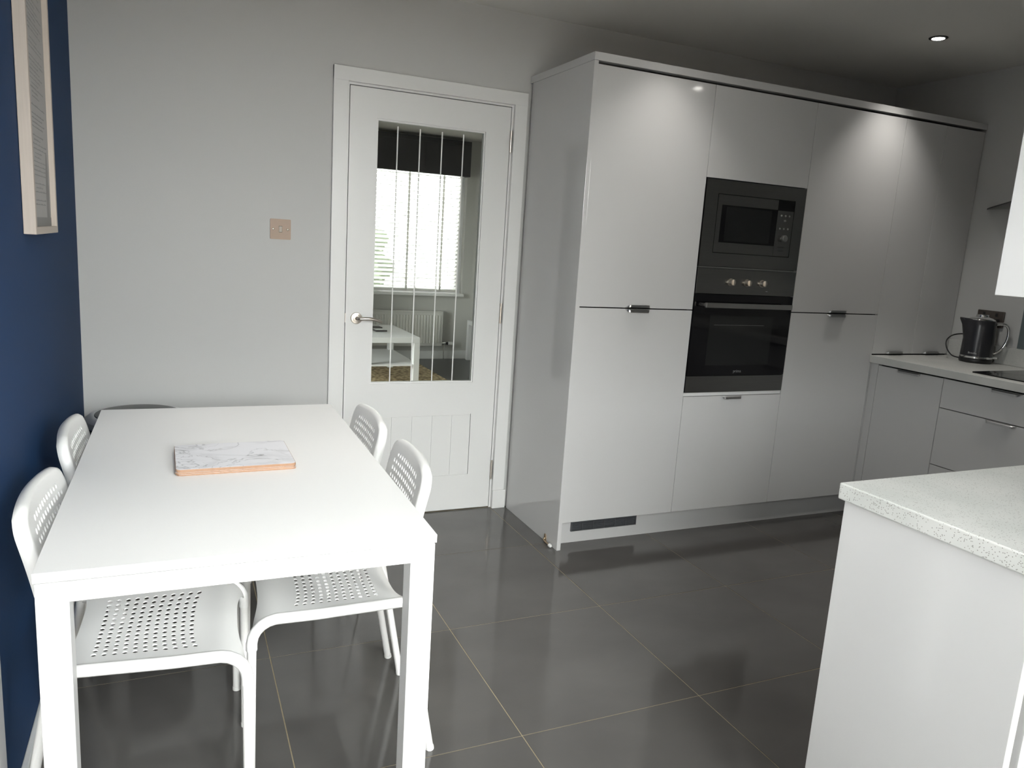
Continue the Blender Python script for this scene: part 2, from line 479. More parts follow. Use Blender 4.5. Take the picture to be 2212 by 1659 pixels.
def wall_ll(b):
    box(b, LX0-0.1, LX0, 0.10, 1.985, 0, LZ); box(b, LX0-0.1, LX0, 2.915, LY, 0, LZ)
    box(b, LX0-0.1, LX0, 1.985, 2.915, 2.12, LZ)
tag(wobj('wall_lounge_left', wall_ll, M['lounge_wall']),
    'left-hand lounge wall beyond the glazed door', 'wall', kind='structure')

# skirting
def skirt(name, dims, label):
    x0, x1, y0, y1 = dims
    def fn(b):
        box(b, x0, x1, y0, y1, 0, 0.095, 0.003)
    tag(wobj(name, fn, M['wood_white']), label, 'skirting', kind='structure')
skirt('baseboard_back', (-0.98, -0.0801, -0.019, -0.0035), 'white skirting board left of the glazed door')
skirt('baseboard_left', (XL, XL+0.016, PDY1+0.07, -0.0036), 'white skirting board along the navy wall')
skirt('baseboard_lounge', (LX0, LX1, LY-0.018, LY), 'white skirting board under the lounge radiator')

# architrave and lining of the door
AW, AZ = 0.0637, 2.0578
tr1 = thing('trim_1', 'white flat architrave framing the glazed door', 'architrave', (0.381, 0, 0), kind='structure')
OL, OR = -0.0117, 0.762+0.0117
wobj('side_casing', lambda b: box(b, OL-AW, OL, -0.02, -0.0002, 0, AZ, 0.0015), M['wood_white'], tr1)
def casing_r(b):
    box(b, OR, OR+AW, -0.02, -0.0002, 0.098, AZ, 0.0015)
wobj('side_casing', casing_r, M['wood_white'], tr1)
wobj('plinth_block', lambda b: box(b, OR, OR+AW+0.008, -0.025, -0.0002, 0, 0.098, 0.0015), M['wood_white'], tr1)
wobj('head_casing', lambda b: box(b, OL-AW, OR+AW, -0.0205, -0.0002, AZ-AW+0.005, AZ, 0.0015), M['wood_white'], tr1)
def lining(b):
    box(b, DX0, -0.0035, 0.0003, 0.10, 0, DZ)
    box(b, 0.762+0.0035, DX1, 0.0003, 0.10, 0, DZ)
    box(b, -0.0035, 0.762+0.0035, 0.0003, 0.10, 1.9905, DZ)
    # stop
    box(b, -0.0035, 0.010, 0.040, 0.062, 0, 1.9905)
    box(b, 0.752, 0.7655, 0.040, 0.062, 0, 1.9905)
    box(b, 0.010, 0.752, 0.040, 0.062, 1.978, 1.9905)
wobj('door_lining', lining, M['wood_white'], tr1)
wobj('threshold_strip', lambda b: box(b, -0.0034, 0.7654, 0.004, 0.06, 0.0, 0.004), M['nickel'], tr1)

# the glazed door
d1 = thing('door_1', 'white door with clear glass pane and lever handle', 'door', (0, 0, 0), kind='structure')
GX0, GX1, GZ0, GZ1 = 0.1215, 0.6392, 0.665, 1.8635
KX0, KX1, KZ0, KZ1 = 0.1270, 0.6430, 0.1885, 0.5040
def leaf(b):
    t0, t1 = 0.001, 0.036
    box(b, 0, GX0, t0, t1, 0.006, 1.987)
    box(b, GX1, 0.762, t0, t1, 0.006, 1.987)
    box(b, GX0, GX1, t0, t1, GZ1, 1.987)
    box(b, GX0, GX1, t0, t1, KZ1, GZ0)
    box(b, GX0, GX1, t0, t1, 0.006, KZ0)
    box(b, GX0, KX0, t0, t1, KZ0, KZ1)
    box(b, KX1-0.0038, GX1, t0, t1, KZ0, KZ1)
    box(b, KX0, KX1-0.0038, t0+0.005, t1-0.001, KZ0, KZ1)
wobj('door_leaf', leaf, M['wood_white'], d1)
npl = 5; pw = (KX1-0.0038-KX0)/npl
for k in range(npl):
    x0 = KX0+pw*k+0.0025; x1 = KX0+pw*(k+1)-0.0025
    bobj('plank', (x0, x1, 0.0012, 0.0062, KZ0+0.004, KZ1-0.004), M['wood_white'], d1, 0.0012)
def bead(b):
    for (x0, x1, z0, z1) in ((GX0, GX0+0.007, GZ0, GZ1), (GX1-0.007, GX1, GZ0, GZ1), (GX0+0.007, GX1-0.007, GZ0, GZ0+0.007), (GX0+0.007, GX1-0.007, GZ1-0.007, GZ1)):
        box(b, x0, x1, 0.008, 0.0165, z0, z1); box(b, x0, x1, 0.0215, 0.031, z0, z1)
wobj('glazing_bead', bead, M['wood_white'], d1)
pane = wobj('pane', lambda b: box(b, GX0, GX1, 0.017, 0.021, GZ0, GZ1), M['glass'], d1)
for x in (0.220, 0.3245, 0.430, 0.5345):
    wobj('etched_line', lambda b: box(b, x-0.0028, x+0.0028, 0.0160, 0.0168, GZ0+0.008, GZ1-0.022), M['etch'], pane)
hd = thing('door_handle', '', '', (0, 0, 0))
del hd['label']; del hd['category']
hd.parent = d1
def rose(b):
    lathe(b, [(0.0265, 0.001), (0.0265, -0.006), (0.0245, -0.009), (0.017, -0.010), (0.0165, -0.012), (0.012, -0.013)], 32, (0.050, 0, 0.976), 'y')
wobj('rose', rose, M['nickel'], hd, True)
def lever(b):
    path = [(0.050, -0.010, 0.976), (0.050, -0.040, 0.977)] + [(0.050+0.010*math.sin(a), -0.040-0.010*(1-math.cos(a)), 0.977) for a in (0.5, 1.0, 1.4)]
    path += [(0.075, -0.051, 0.979), (0.100, -0.052, 0.979), (0.122, -0.052, 0.976), (0.142, -0.051, 0.970), (0.157, -0.050, 0.963)]
    tube(b, path, [0.009, 0.009, 0.0088, 0.0085, 0.008, 0.0078, 0.0074, 0.0072, 0.007, 0.0058], 12)
wobj('lever', lever, M['nickel'], hd, True)
wobj('latch_plate', lambda b: box(b, -0.0025, 0.0, -0.0006, 0.0, 0.955, 0.998), M['nickel'], hd)
def hinge(z):
    h = wobj('hinge', lambda b: (tube(b, [(0.7655, -0.0055, z-0.05), (0.7655, -0.0055, z+0.05)], 0.0055, 12),
                                 box(b, 0.7625, 0.7650, -0.0005, 0.02, z-0.05, z+0.05)), M['nickel'], d1)
for z in (1.833, 1.013, 0.205): hinge(z)

# glazed doors that let the daylight in; side pane and lounge one are added (outside the picture; the edge of the left one shows)
def glazed(name, label, horizontal, a0, a1, ztop, c, n):
    t = thing(name, label, 'window', ((a0+a1)/2, c, 0) if horizontal else (c, (a0+a1)/2, 0), kind='structure')
    def bx(b, u0, u1, v0, v1, z0, z1):
        if horizontal: box(b, u0, u1, v0, v1, z0, z1, 0.003)
        else: box(b, v0, v1, u0, u1, z0, z1, 0.003)
    fwid = 0.065
    def fr(b):
        bx(b, a0-fwid, a0, c-0.035, c+0.035, 0, ztop)
        bx(b, a1, a1+fwid, c-0.035, c+0.035, 0, ztop)
        bx(b, a0, a1, c-0.035, c+0.035, ztop-fwid, ztop)
        bx(b, a0, a1, c-0.035, c+0.035, 0, 0.05)
        for k in range(1, n):
            u = a0+(a1-a0)*k/n
            bx(b, u-0.05, u+0.05, c-0.034, c+0.034, 0.05, ztop-fwid)
    wobj('window_frame', fr, M['upvc'], t)
    for k in range(n):
        u0 = a0+(a1-a0)*k/n+(0.05 if k else 0); u1 = a0+(a1-a0)*(k+1)/n-(0.05 if k < n-1 else 0)
        def pn(b):
            if horizontal: box(b, u0, u1, c-0.004, c+0.004, 0.05, ztop-fwid)
            else: box(b, c-0.004, c+0.004, u0, u1, 0.05, ztop-fwid)
        wobj('pane', pn, M['glass'], t)
glazed('window_2', 'white framed glazed garden doors behind the camera', True, RX0+0.065, RX1-0.065, 2.14, YR-0.05, 3)
d2 = thing('door_2', 'plain white side door at the near end of the navy wall', 'door', (XL-0.034, (PDY0+PDY1)/2, 0), kind='structure')
def d2_frame(b):
    c = XL-0.034
    box(b, c-0.06, c+0.035, PDY0-0.065, PDY0, 0, 2.12, 0.002); box(b, c-0.06, c+0.035, PDY1, PDY1+0.065, 0, 2.12, 0.002)
    box(b, c-0.06, c+0.035, PDY0, PDY1, 2.055, 2.12, 0.002)
wobj('door_frame', d2_frame, M['upvc'], d2)
def d2_leaf(b):
    # near leaf; small pane above the middle rail added for light on the bar
    y0, y1 = PDY0+0.002, PDY0+0.798; x0, x1 = XL-0.075, XL-0.030
    box(b, x0, x1, y0, y0+0.20, 0.008, 2.053); box(b, x0, x1, y1-0.20, y1, 0.008, 2.053)
    box(b, x0, x1, y0+0.20, y1-0.20, 0.008, 1.30); box(b, x0, x1, y0+0.20, y1-0.20, 1.76, 2.053)
wobj('door_leaf', d2_leaf, M['upvc'], d2)
wobj('pane', lambda b: box(b, XL-0.055, XL-0.049, PDY0+0.202, PDY0+0.598, 1.30, 1.76), M['glass'], d2)
wobj('door_leaf', lambda b: box(b, XL-0.075, XL-0.030, PDY0+0.802, PDY1-0.002, 0.008, 2.053, 0.003), M['upvc'], d2)
glazed('window_added_lounge', 'white framed glazed doors added unseen in the left lounge wall for light', False, 2.05, 2.85, 2.12, LX0-0.05, 1)  # invented opening, out of view, that lifts the light in the lounge

# ------------------------------------------------------------------ tall cabinets
XS = 0.8528; X0 = 0.873; WT = 0.5958
XB = [X0+WT*k for k in range(5)]
FY = -0.6045        # front plane of the doors
ZT = 2.1061
tag(wobj('end_panel', lambda b: box(b, XS, XS+0.0195, YS, -0.0265, 0, ZT, 0.001), M['gloss']),
    'white gloss end panel of the tall cabinet run beside the door', 'panel')
tag(wobj('cornice', lambda b: box(b, XS-0.001, XR-0.003, -0.611, -0.002, ZT+0.0005, 2.138, 0.001), M['gloss']),
    'flat white cornice lying along the top of the tall cabinets', 'cornice')

def pull(name, x0, x1, z, up, parent, axis='x', y=FY):
    """lip handle on a door edge: z = edge height, up=+1 bends upwards, -1 downwards"""
    L = x1-x0
    def fn(b):
        # outline over the width: flared ends
        n = 22; dep = 0.017; hh = 0.013
        rows = []
        for i in range(n+1):
            s = i/n; e = min(s, 1-s)*L
            k = min(1.0, e/0.016); k = k*k*(3-2*k)
            x = x0+L*s
            row = []
            for (dy, dz) in ((0.0, 0.0), (-dep*0.75*k-0.0006, 0.0), (-dep*k-0.0006, up*0.003*k), (-dep*k-0.0008, up*(0.003+(hh-0.003)*k))):
                if axis == 'x': row.append((x, y+dy, z+dz))
                else: row.append((y+dy, x, z+dz))
            rows.append(row)
        grid = [[b.verts.new(p) for p in r] for r in rows]
        for r1, r2_ in zip(grid, grid[1:]):
            for a in range(3):
                b.faces.new((r1[a], r1[a+1], r2_[a+1], r2_[a]))
        bmesh.ops.recalc_face_normals(b, faces=b.faces)
        bmesh.ops.solidify(b, geom=b.faces[:], thickness=0.0016)
    return wobj(name, fn, M['handle'], parent)

def door_x(parent, x0, x1, z0, z1, pulls=(), name='cabinet_door'):
    d = bobj(name, (x0+0.0012, x1-0.0012, FY, FY+0.019, z0, z1), M['gloss'], parent, 0.0008)
    for (a, c, z, u) in pulls:
        pull('handle', a, c, z, u, d)
    return d
def carcass(parent, x0, x1, z0, z1, fn=None):
    def f(b):
        y0, y1 = FY+0.0205, -0.004
        box(b, x0+0.0005, x0+0.018, y0, y1, z0, z1)
        box(b, x1-0.018, x1-0.0005, y0, y1, z0, z1)
        box(b, x0+0.018, x1-0.018, y0, y1, z0, z0+0.018)
        box(b, x0+0.018, x1-0.018, y0, y1, z1-0.018, z1)
        box(b, x0+0.018, x1-0.018, y1-0.01, y1, z0+0.018, z1-0.018)
        if fn: fn(b)
    return wobj('carcass', f, M['gap'], parent)
ZB, ZG0, ZG1, ZTOP = 0.1286, 1.1055, 1.1105, 2.0945
def tall(i, label):
    return thing('tall_cabinet', label, 'cabinet', ((XB[i]+XB[i+1])/2, -0.30, 0.13), group='tall cabinets along the back wall')
t1 = tall(0, 'white gloss tall cabinet next to the end panel, above the plinth vent')
carcass(t1, XB[0], XB[1], 0.13, 2.0975)
door_x(t1, XB[0], XB[1], ZG1, ZTOP, [(1.105, 1.235, ZG1+0.001, 1)])
door_x(t1, XB[0], XB[1], ZB, ZG0, [(1.105, 1.235, ZG0-0.001, -1)])
t2 = tall(1, 'white gloss tall cabinet holding the microwave and the oven')
def shelves(b):
    y0, y1 = FY+0.06, -0.004
    for z in (0.700, 1.300, 1.705):
        box(b, XB[1]+0.018, XB[2]-0.018, y0, y1-0.01, z-0.009, z+0.003)
carcass(t2, XB[1], XB[2], 0.13, 2.0975, shelves)
door_x(t2, XB[1], XB[2], 1.7035, ZTOP)
door_x(t2, XB[1], XB[2], ZB, 0.6985, [(1.690, 1.815, 0.6975, -1)])
bobj('oven_ledge', (XB[1]+0.002, XB[2]-0.002, -0.600, -0.584, 0.7005, 0.716), M['wood_white'], t2)
t3 = tall(2, 'white gloss tall cabinet to the right of the oven, with two doors')
carcass(t3, XB[2], XB[3], 0.13, 2.0975)
door_x(t3, XB[2], XB[3], ZG1+0.002, ZTOP, [(2.300, 2.430, ZG1+0.003, 1)])
door_x(t3, XB[2], XB[3], ZB, ZG0+0.002, [(2.300, 2.430, ZG0+0.001, -1)])
t4 = tall(3, 'white gloss tall cabinet at the far right corner above the worktop')
carcass(t4, XB[3], XB[4]-0.001, 0.13, 2.0975)
XM = (XB[3]+XB[4])/2
door_x(t4, XB[3], XM, 0.9025, ZTOP, [(2.755, 2.885, 0.9035, 1)])
door_x(t4, XM, XB[4]-0.002, 0.9025, ZTOP, [(3.040, 3.170, 0.9035, 1)])
wobj('blind_panel', lambda b: box(b, XB[3]+0.0012, XB[4]-0.004, FY, FY+0.019, ZB, 0.8935), M['gloss'], t4)

pl = thing('plinth', 'white plinth board under the tall cabinets with a dark vent', 'plinth', (1.75, -0.53, 0))
wobj('plinth_board', lambda b: box(b, XS+0.0205, 2.74, -0.535, -0.517, 0.0, 0.1275), M['gloss'], pl)
vt = wobj('vent_grille', lambda b: [box(b, 0.957, 1.315, -0.5375, -0.5352, 0.056, 0.103)], M['vent_back'], pl)
def vent_frame(b):
    x0, x1, z0, z1 = 0.957, 1.315, 0.056, 0.103
    y0, y1 = -0.5435, -0.5376
    box(b, x0, x1, y0, y1, z0, z0+0.005); box(b, x0, x1, y0, y1, z1-0.005, z1)
    box(b, x0, x0+0.006, y0, y1, z0+0.005, z1-0.005); box(b, x1-0.006, x1, y0, y1, z0+0.005, z1-0.005)
    for k in range(1, 6):
        x = x0+(x1-x0)*k/6
        box(b, x-0.002, x+0.002, y0, y1, z0+0.005, z1-0.005)
    box(b, x0+0.006, x1-0.006, y0+0.0015, y1, (z0+z1)/2-0.0015, (z0+z1)/2+0.0015)
wobj('vent_frame', vent_frame, M['vent'], vt)
for k in range(5):
    z = 0.0645+k*0.0072
    wobj('louvre', lambda b: box(b, 0.963, 1.309, -0.5405, -0.5376, z-0.0012, z+0.0012), M['vent'], vt)

# ------------------------------------------------------------------ microwave
def loft_knob(b, c, r, d, r0=None):
    lathe(b, [(r0 or r*1.15, 0.0), (r0 or r*1.15, -0.003), (r, -0.0035), (r, -d+0.002), (r*0.9, -d), (0.001, -d)], 28, c, 'y')
mw = thing('microwave', 'built-in steel microwave with black window above the oven', 'microwave', (1.7665, -0.30, 1.313))
FM = -0.6075
def mw_body(b):
    box(b, 1.500, 2.032, FM+0.019, -0.08, 1.325, 1.685)
wobj('body', mw_body, M['black_plastic'], mw)
def mw_frame(b):
    x0, x1, z0, z1 = 1.4725, 2.0615, 1.3125, 1.6995
    a0, a1, c0, c1 = 1.5425, 2.0005, 1.3735, 1.6385
    y0, y1 = FM, FM+0.018
    box(b, x0, a0, y0, y1, z0, z1); box(b, a1, x1, y0, y1, z0, z1)
    box(b, a0, a1, y0, y1, z0, c0); box(b, a0, a1, y0, y1, c1, z1)
wobj('trim_frame', mw_frame, M['steel_dark'], mw)
wobj('shadow_gap', lambda b: box(b, 1.5425, 2.0005, FM+0.010, FM+0.018, 1.3735, 1.6385), M['gap'], mw)
mwd = wobj('door', lambda b: [box(b, 1.5455, 1.8985, FM+0.0002, FM+0.0095, 1.5905, 1.6355), box(b, 1.5455, 1.5705, FM+0.0002, FM+0.0095, 1.3765, 1.5905),
                              box(b, 1.5705, 1.8985, FM+0.0002, FM+0.0095, 1.3765, 1.4225)], M['steel_dark'], mw)
wobj('window', lambda b: box(b, 1.5708, 1.8985, FM+0.0012, FM+0.0095, 1.4227, 1.5903), M['black_glass'], mwd)
wobj('mesh_screen', lambda b: box(b, 1.600, 1.866, FM+0.0008, FM+0.0014, 1.430, 1.583), M['dark_window'], mwd)
cp = wobj('control_panel', lambda b: box(b, 1.8997, 1.9975, FM+0.0002, FM+0.0095, 1.3765, 1.5885), M['steel_dark'], mw)
wobj('display', lambda b: box(b, 1.8997, 1.9975, FM+0.0004, FM+0.0095, 1.5887, 1.6355), M['black_glass'], mw)
for (x, z, sx) in ((1.924, 1.566, .0042), (1.949, 1.566, .0042), (1.973, 1.566, .0042), (1.948, 1.543, .0065), (1.923, 1.506, .0042), (1.947, 1.506, .0042), (1.972, 1.506, .0042)):
    b = B(); lathe(b, [(0.0046, 0.0), (0.0046, -0.002), (0.003, -0.0032), (0.0005, -0.0034)], 14, (0, 0, 0), 'y')
    bmesh.ops.scale(b, verts=b.verts, vec=(sx/0.0042, 1, 1))
    pw_ = parent_world(cp)
    obj('button', b, M['steel'], cp, True, (x-pw_.x, FM+0.0002-pw_.y, z-pw_.z))
wobj('dial', lambda b: loft_knob(b, (1.9475, FM, 1.4605), 0.0155, 0.020, 0.0135), M['steel'], mw, True)
for (w_, z) in ((0.040, 1.4195), (0.034, 1.402)):
    wobj('marking', lambda b: box(b, 1.944-w_/2, 1.944+w_/2, FM-0.0003, FM+0.0002, z-0.0009, z+0.0009), M['gap'], cp)

# ------------------------------------------------------------------ oven
ov = thing('oven', 'built-in single oven with black glass door and three knobs', 'oven', (1.7665, -0.30, 0.717))
wobj('body', lambda b: box(b, 1.500, 2.032, -0.586, -0.06, 0.722, 1.295), M['black_plastic'], ov)
wobj('control_panel', lambda b: box(b, 1.4725, 2.0615, FM, -0.5865, 1.1865, 1.3035, 0.001), M['steel_dark'], ov)
wobj('trim_strip', lambda b: box(b, 1.4725, 2.0615, FM-0.003, FM+0.012, 1.3045, 1.3105), M['steel'], ov)
for x in (1.668, 1.764, 1.856):
    def kn(b, x=x):
        lathe(b, [(0.0175, 0), (0.0175, -0.003), (0.0150, -0.004), (0.0140, -0.020), (0.0135, -0.021), (0.001, -0.021)], 28, (x, FM, 1.243), 'y')
        box(b, x-0.0035, x+0.0035, FM-0.0285, FM-0.0205, 1.243-0.0135, 1.243+0.0135, 0.001)
    wobj('knob', kn, M['nickel'], ov, True)
wobj('indicator_light', lambda b: box(b, 1.884, 1.896, FM-0.0004, FM, 1.2055, 1.2075), M['print_grey'], ov)
od = wobj('oven_door', lambda b: box(b, 1.4725, 2.0615, FM, -0.5865, 0.7985, 1.1845, 0.001), M['black_glass'], ov)
wobj('inner_window', lambda b: box(b, 1.572, 1.952, FM-0.0004, FM, 0.850, 1.085), M['dark_window'], od)
wobj('rack_line', lambda b: box(b, 1.598, 1.900, FM-0.0006, FM-0.0004, 1.0410, 1.0420), M['print_dark'], od)
wobj('lower_trim', lambda b: box(b, 1.4725, 2.0615, FM, -0.5865, 0.7185, 0.7975, 0.001), M['steel_dark'], ov)
oh = wobj('handle', lambda b: box(b, 1.508, 2.022, FM-0.046, FM-0.032, 1.1245, 1.1475, 0.0015), M['steel'], od)
for x in (1.522, 2.008):
    wobj('handle_post', lambda b: box(b, x-0.006, x+0.006, FM-0.0325, FM-0.0005, 1.129, 1.143), M['steel'], od)
tx = text_mesh('prima', 0.021)
pw_ = parent_world(od)
lt = obj('lettering', tx, M['print_dark'], od, loc=(1.767-pw_.x, FM-0.0006-pw_.y, 0.8195-pw_.z)); lt.rotation_euler = (PI/2, 0, 0)

# ------------------------------------------------------------------ right-hand run
WX = 2.645; WZ = 0.8965
XF = 2.668          # front plane of the base doors
wt = thing('worktop', 'pale grey worktop along the right wall under the kettle', 'worktop', (2.95, -1.5, 0.859))
wobj('slab', lambda b: box(b, WX, XR-0.003, -2.31, -0.6065, 0.8585, WZ, 0.002), M['worktop'], wt)
tag(wobj('upstand', lambda b: box(b, XR-0.018, XR-0.001, -2.31, -0.6065, WZ+0.0005, 0.987, 0.0015), M['worktop']),
    'pale grey upstand strip along the wall behind the kettle', 'upstand')
def door_y(parent, y0, y1, z0, z1, name, pulls=()):
    d = bobj(name, (XF, XF+0.019, y0+0.0012, y1-0.0012, z0, z1), M['gloss'], parent, 0.0008)
    for (a, c, z, u) in pulls:
        pull('handle', a, c, z, u, d, 'y', XF)
    return d
def base_carcass(parent, y0, y1):
    def f(b):
        x0, x1 = XF+0.0205, XR-0.06
        box(b, x0, x1, y0+0.0005, y0+0.018, 0.13, 0.857)
        box(b, x0, x1, y1-0.018, y1-0.0005, 0.13, 0.857)
        box(b, x0, x1, y0+0.018, y1-0.018, 0.13, 0.148)
        box(b, x1-0.01, x1, y0+0.018, y1-0.018, 0.148, 0.857)
    wobj('carcass', f, M['gap'], parent)
bc1 = thing('base_cabinet', 'white gloss base cabinet with one door, right of the tall cabinets', 'cabinet', (2.95, -0.84, 0.13))
base_carcass(bc1, -1.026, -0.6525)
door_y(bc1, -1.026, -0.651, ZB, 0.8485, 'cabinet_door', [(-0.912, -0.768, 0.8475, -1)])
wobj('corner_filler', lambda b: box(b, XF, XF+0.018, -0.650, -0.6065, ZB, 0.8565), M['gloss'], bc1)
bc2 = thing('drawer_cabinet', 'white gloss drawer cabinet under the hob', 'cabinet', (2.95, -1.33, 0.13))
base_carcass(bc2, -1.627, -1.027)
door_y(bc2, -1.627, -1.027, 0.7085, 0.8485, 'drawer_front', [(-1.405, -1.262, 0.8475, -1)])
door_y(bc2, -1.627, -1.027, 0.4255, 0.7045, 'drawer_front', [(-1.405, -1.262, 0.7035, -1)])
door_y(bc2, -1.627, -1.027, ZB, 0.4215, 'drawer_front', [(-1.405, -1.262, 0.4205, -1)])
bc3 = thing('base_cabinet', 'white gloss base cabinet in the corner behind the breakfast bar', 'cabinet', (2.95, -1.96, 0.13))
base_carcass(bc3, -2.30, -1.628)
door_y(bc3, -2.30, -1.628, ZB, 0.8485, 'cabinet_door')
tag(wobj('plinth', lambda b: box(b, 2.741, 2.757, -2.30, -0.5375, 0, 0.1275), M['gloss']),
    'white plinth board under the base cabinets on the right', 'plinth')

hb = thing('hob', 'black glass hob set in the worktop right of the kettle', 'hob', (2.97, -1.38, WZ))
def hob_glass(b):
    prism(b, rrect(0.51, 0.59, 0.012, 4, 2.967, -1.420), WZ+0.0004, WZ+0.0055)
wobj('glass_top', hob_glass, M['black_glass'], hb)
for (x, y, r) in ((2.83, -1.27, 0.09), (3.10, -1.27, 0.075), (2.83, -1.57, 0.075), (3.10, -1.57, 0.09)):
    wobj('zone_ring', lambda b: lathe(b, [(r-0.002, WZ+0.0057), (r, WZ+0.0057)], 40) if False else [b.faces.new([b.verts.new((x+q*math.cos(a), y+q*math.sin(a), WZ+0.0058)) for (q, a) in ((r, 2*PI*k/32), (r, 2*PI*(k+1)/32), (r-0.003, 2*PI*(k+1)/32), (r-0.003, 2*PI*k/32))]) for k in range(32)], M['print_dark'], hb)

# splash glass
tag(wobj('splashback', lambda b: box(b, XR-0.0075, XR-0.0005, -1.86, -0.977, 0.9885, 1.62), M['splash']),
    'blue-grey glass splashback on the wall behind the hob', 'splashback')

# cooker hood with a curved glass canopy
hood = thing('cooker_hood', 'cooker hood with a thin clear glass canopy on the right wall', 'hood', (3.1, -1.30, 1.69))
HYc = -1.30
cano_poly = [(XR-0.004, -0.686), (3.205, -0.730), (2.845, -1.088)]
cano_poly += [(2.845+0.05*(math.sqrt(2)*0-1)+0.05*(1-math.sin(a_)), -1.088-0.09*a_) for a_ in (0.4, 0.8, 1.2)]
cano_poly += [(x_, 2*HYc-y_) for x_, y_ in reversed(cano_poly)]
wobj('glass_canopy', lambda b: prism(b, cano_poly, 1.692, 1.697), M['hood_glass'], hood)
def hood_edge(b):
    # dark ground edge of the canopy glass
    for (xa, ya), (xb, yb) in zip(cano_poly, cano_poly[1:]):
        n = Vector((ya-yb, xb-xa, 0)); n.normalize()
        if n.x > 0: n = -n
        v = [b.verts.new((xa+n.x*0.0004, ya+n.y*0.0004, 1.6915)), b.verts.new((xb+n.x*0.0004, yb+n.y*0.0004, 1.6915)),
             b.verts.new((xb+n.x*0.0004, yb+n.y*0.0004, 1.6982)), b.verts.new((xa+n.x*0.0004, ya+n.y*0.0004, 1.6982))]
        b.faces.new(v)
    bmesh.ops.remove_doubles(b, verts=b.verts, dist=0.0006)
    bmesh.ops.solidify(b, geom=b.faces[:], thickness=0.002)
wobj('canopy_edge', hood_edge, M['black_plastic'], hood)
wobj('motor_box', lambda b: box(b, XR-0.30, XR-0.004, HYc-0.24, HYc+0.24, 1.6975, 1.745, 0.004), M['steel'], hood)
wobj('chimney', lambda b: box(b, XR-0.26, XR-0.004, HYc-0.11, HYc+0.11, 1.745, 2.405, 0.002), M['steel'], hood)

# socket and plug
sk = thing('wall_socket', 'dark metal double wall socket behind the kettle', 'socket', (XR, -0.811, 1.123))
wobj('faceplate', lambda b: box(b, XR-0.011, XR-0.0005, -0.884, -0.738, 1.080, 1.166, 0.003), M['socket'], sk)
for y in (-0.845, -0.777):
    wobj('rocker', lambda b: box(b, XR-0.0145, XR-0.0105, y-0.006, y+0.006, 1.138, 1.156, 0.001), M['black_plastic'], sk)
pg = tag(wobj('plug', lambda b: [box(b, XR-0.046, XR-0.0115, -0.868, -0.820, 1.082, 1.126, 0.006)], M['black_plastic']),
         'black plug pushed into the wall socket behind the kettle', 'plug')

# ------------------------------------------------------------------ kettle
KC = Vector((3.138, -0.845, WZ)); KS, KH = 0.86, 1.05
kt = thing('kettle', 'dark grey kettle with chrome trim on the worktop corner', 'kettle', KC)
kd = Vector((0.70, -0.714, 0)); kd.normalize()         # handle direction
ks = Vector((-kd.y, kd.x, 0))
def kl(b, prof): lathe(b, [(r_*KS, h_*KH) for r_, h_ in prof], 40)
b = B(); kl(b, [(0.086, 0.001), (0.089, 0.005), (0.089, 0.018), (0.086, 0.022)]); obj('base', b, M['black_plastic'], kt, True)
b = B(); kl(b, [(0.0865, 0.0225), (0.0895, 0.024), (0.0895, 0.032), (0.0870, 0.034)]); obj('chrome_band', b, M['chrome'], kt, True)
b = B(); kl(b, [(0.0875, 0.0342), (0.0865, 0.06), (0.0845, 0.12), (0.0815, 0.18), (0.0795, 0.205), (0.075, 0.211)])
# spout pulled out of the rim on the side away from the handle
for v in b.verts:
    d_ = Vector((v.co.x, v.co.y, 0))
    if d_.length > 1e-4 and v.co.z > 0.15:
        c_ = d_.normalized().dot(-kd)
        if c_ > 0.80:
            k_ = ((c_-0.80)/0.20)**1.2*((v.co.z-0.15)/0.06)**1.2
            v.co += -kd*0.030*k_; v.co.z += 0.006*k_
obj('jug', b, M['kettle'], kt, True)
b = B(); kl(b, [(0.0745, 0.2115), (0.072, 0.216), (0.060, 0.2225), (0.040, 0.226), (0.038, 0.2275)]); obj('lid', b, M['chrome'], kt, True)
b = B(); kl(b, [(0.034, 0.2278), (0.034, 0.236), (0.031, 0.239), (0.001, 0.240)]); obj('lid_knob', b, M['chrome'], kt, True)
b = B()
path = []
for (r_, z_) in ((0.078, 0.196), (0.100, 0.199), (0.122, 0.196), (0.138, 0.180), (0.144, 0.155), (0.142, 0.125), (0.134, 0.098), (0.120, 0.074), (0.100, 0.056), (0.084, 0.049)):
    path.append(kd*r_*KS*1.04+Vector((0, 0, z_*KH)))
path = spline(path, 5); tube(b, path, [0.0085-0.0033*i_/(len(path)-1) for i_ in range(len(path))], 12)
obj('handle', b, M['chrome'], kt, True)
b = B(); p0 = kd*0.075+Vector((0, 0, 0.030)); tube(b, [p0, p0+kd*0.012, p0+kd*0.022], [0.006, 0.006, 0.005], 10)
obj('switch_lever', b, M['white_plastic'], kt, True)
# lettering on the side that faces the room
vd = (CAM-KC); vd.z = 0; vd.normalize()
vd = Matrix.Rotation(math.radians(-14), 3, 'Z') @ vd
tx = text_mesh('Breville', 0.0135, 0.0003)
lt = obj('lettering', tx, M['print_grey'], kt)
zax = vd; xax = Vector((0, 0, 1)).cross(zax)
mm = Matrix((xax, Vector((0, 0, 1)), zax)).transposed().to_4x4(); mm.translation = vd*(0.0877*KS)+Vector((0, 0, 0.052))
lt.matrix_local = mm
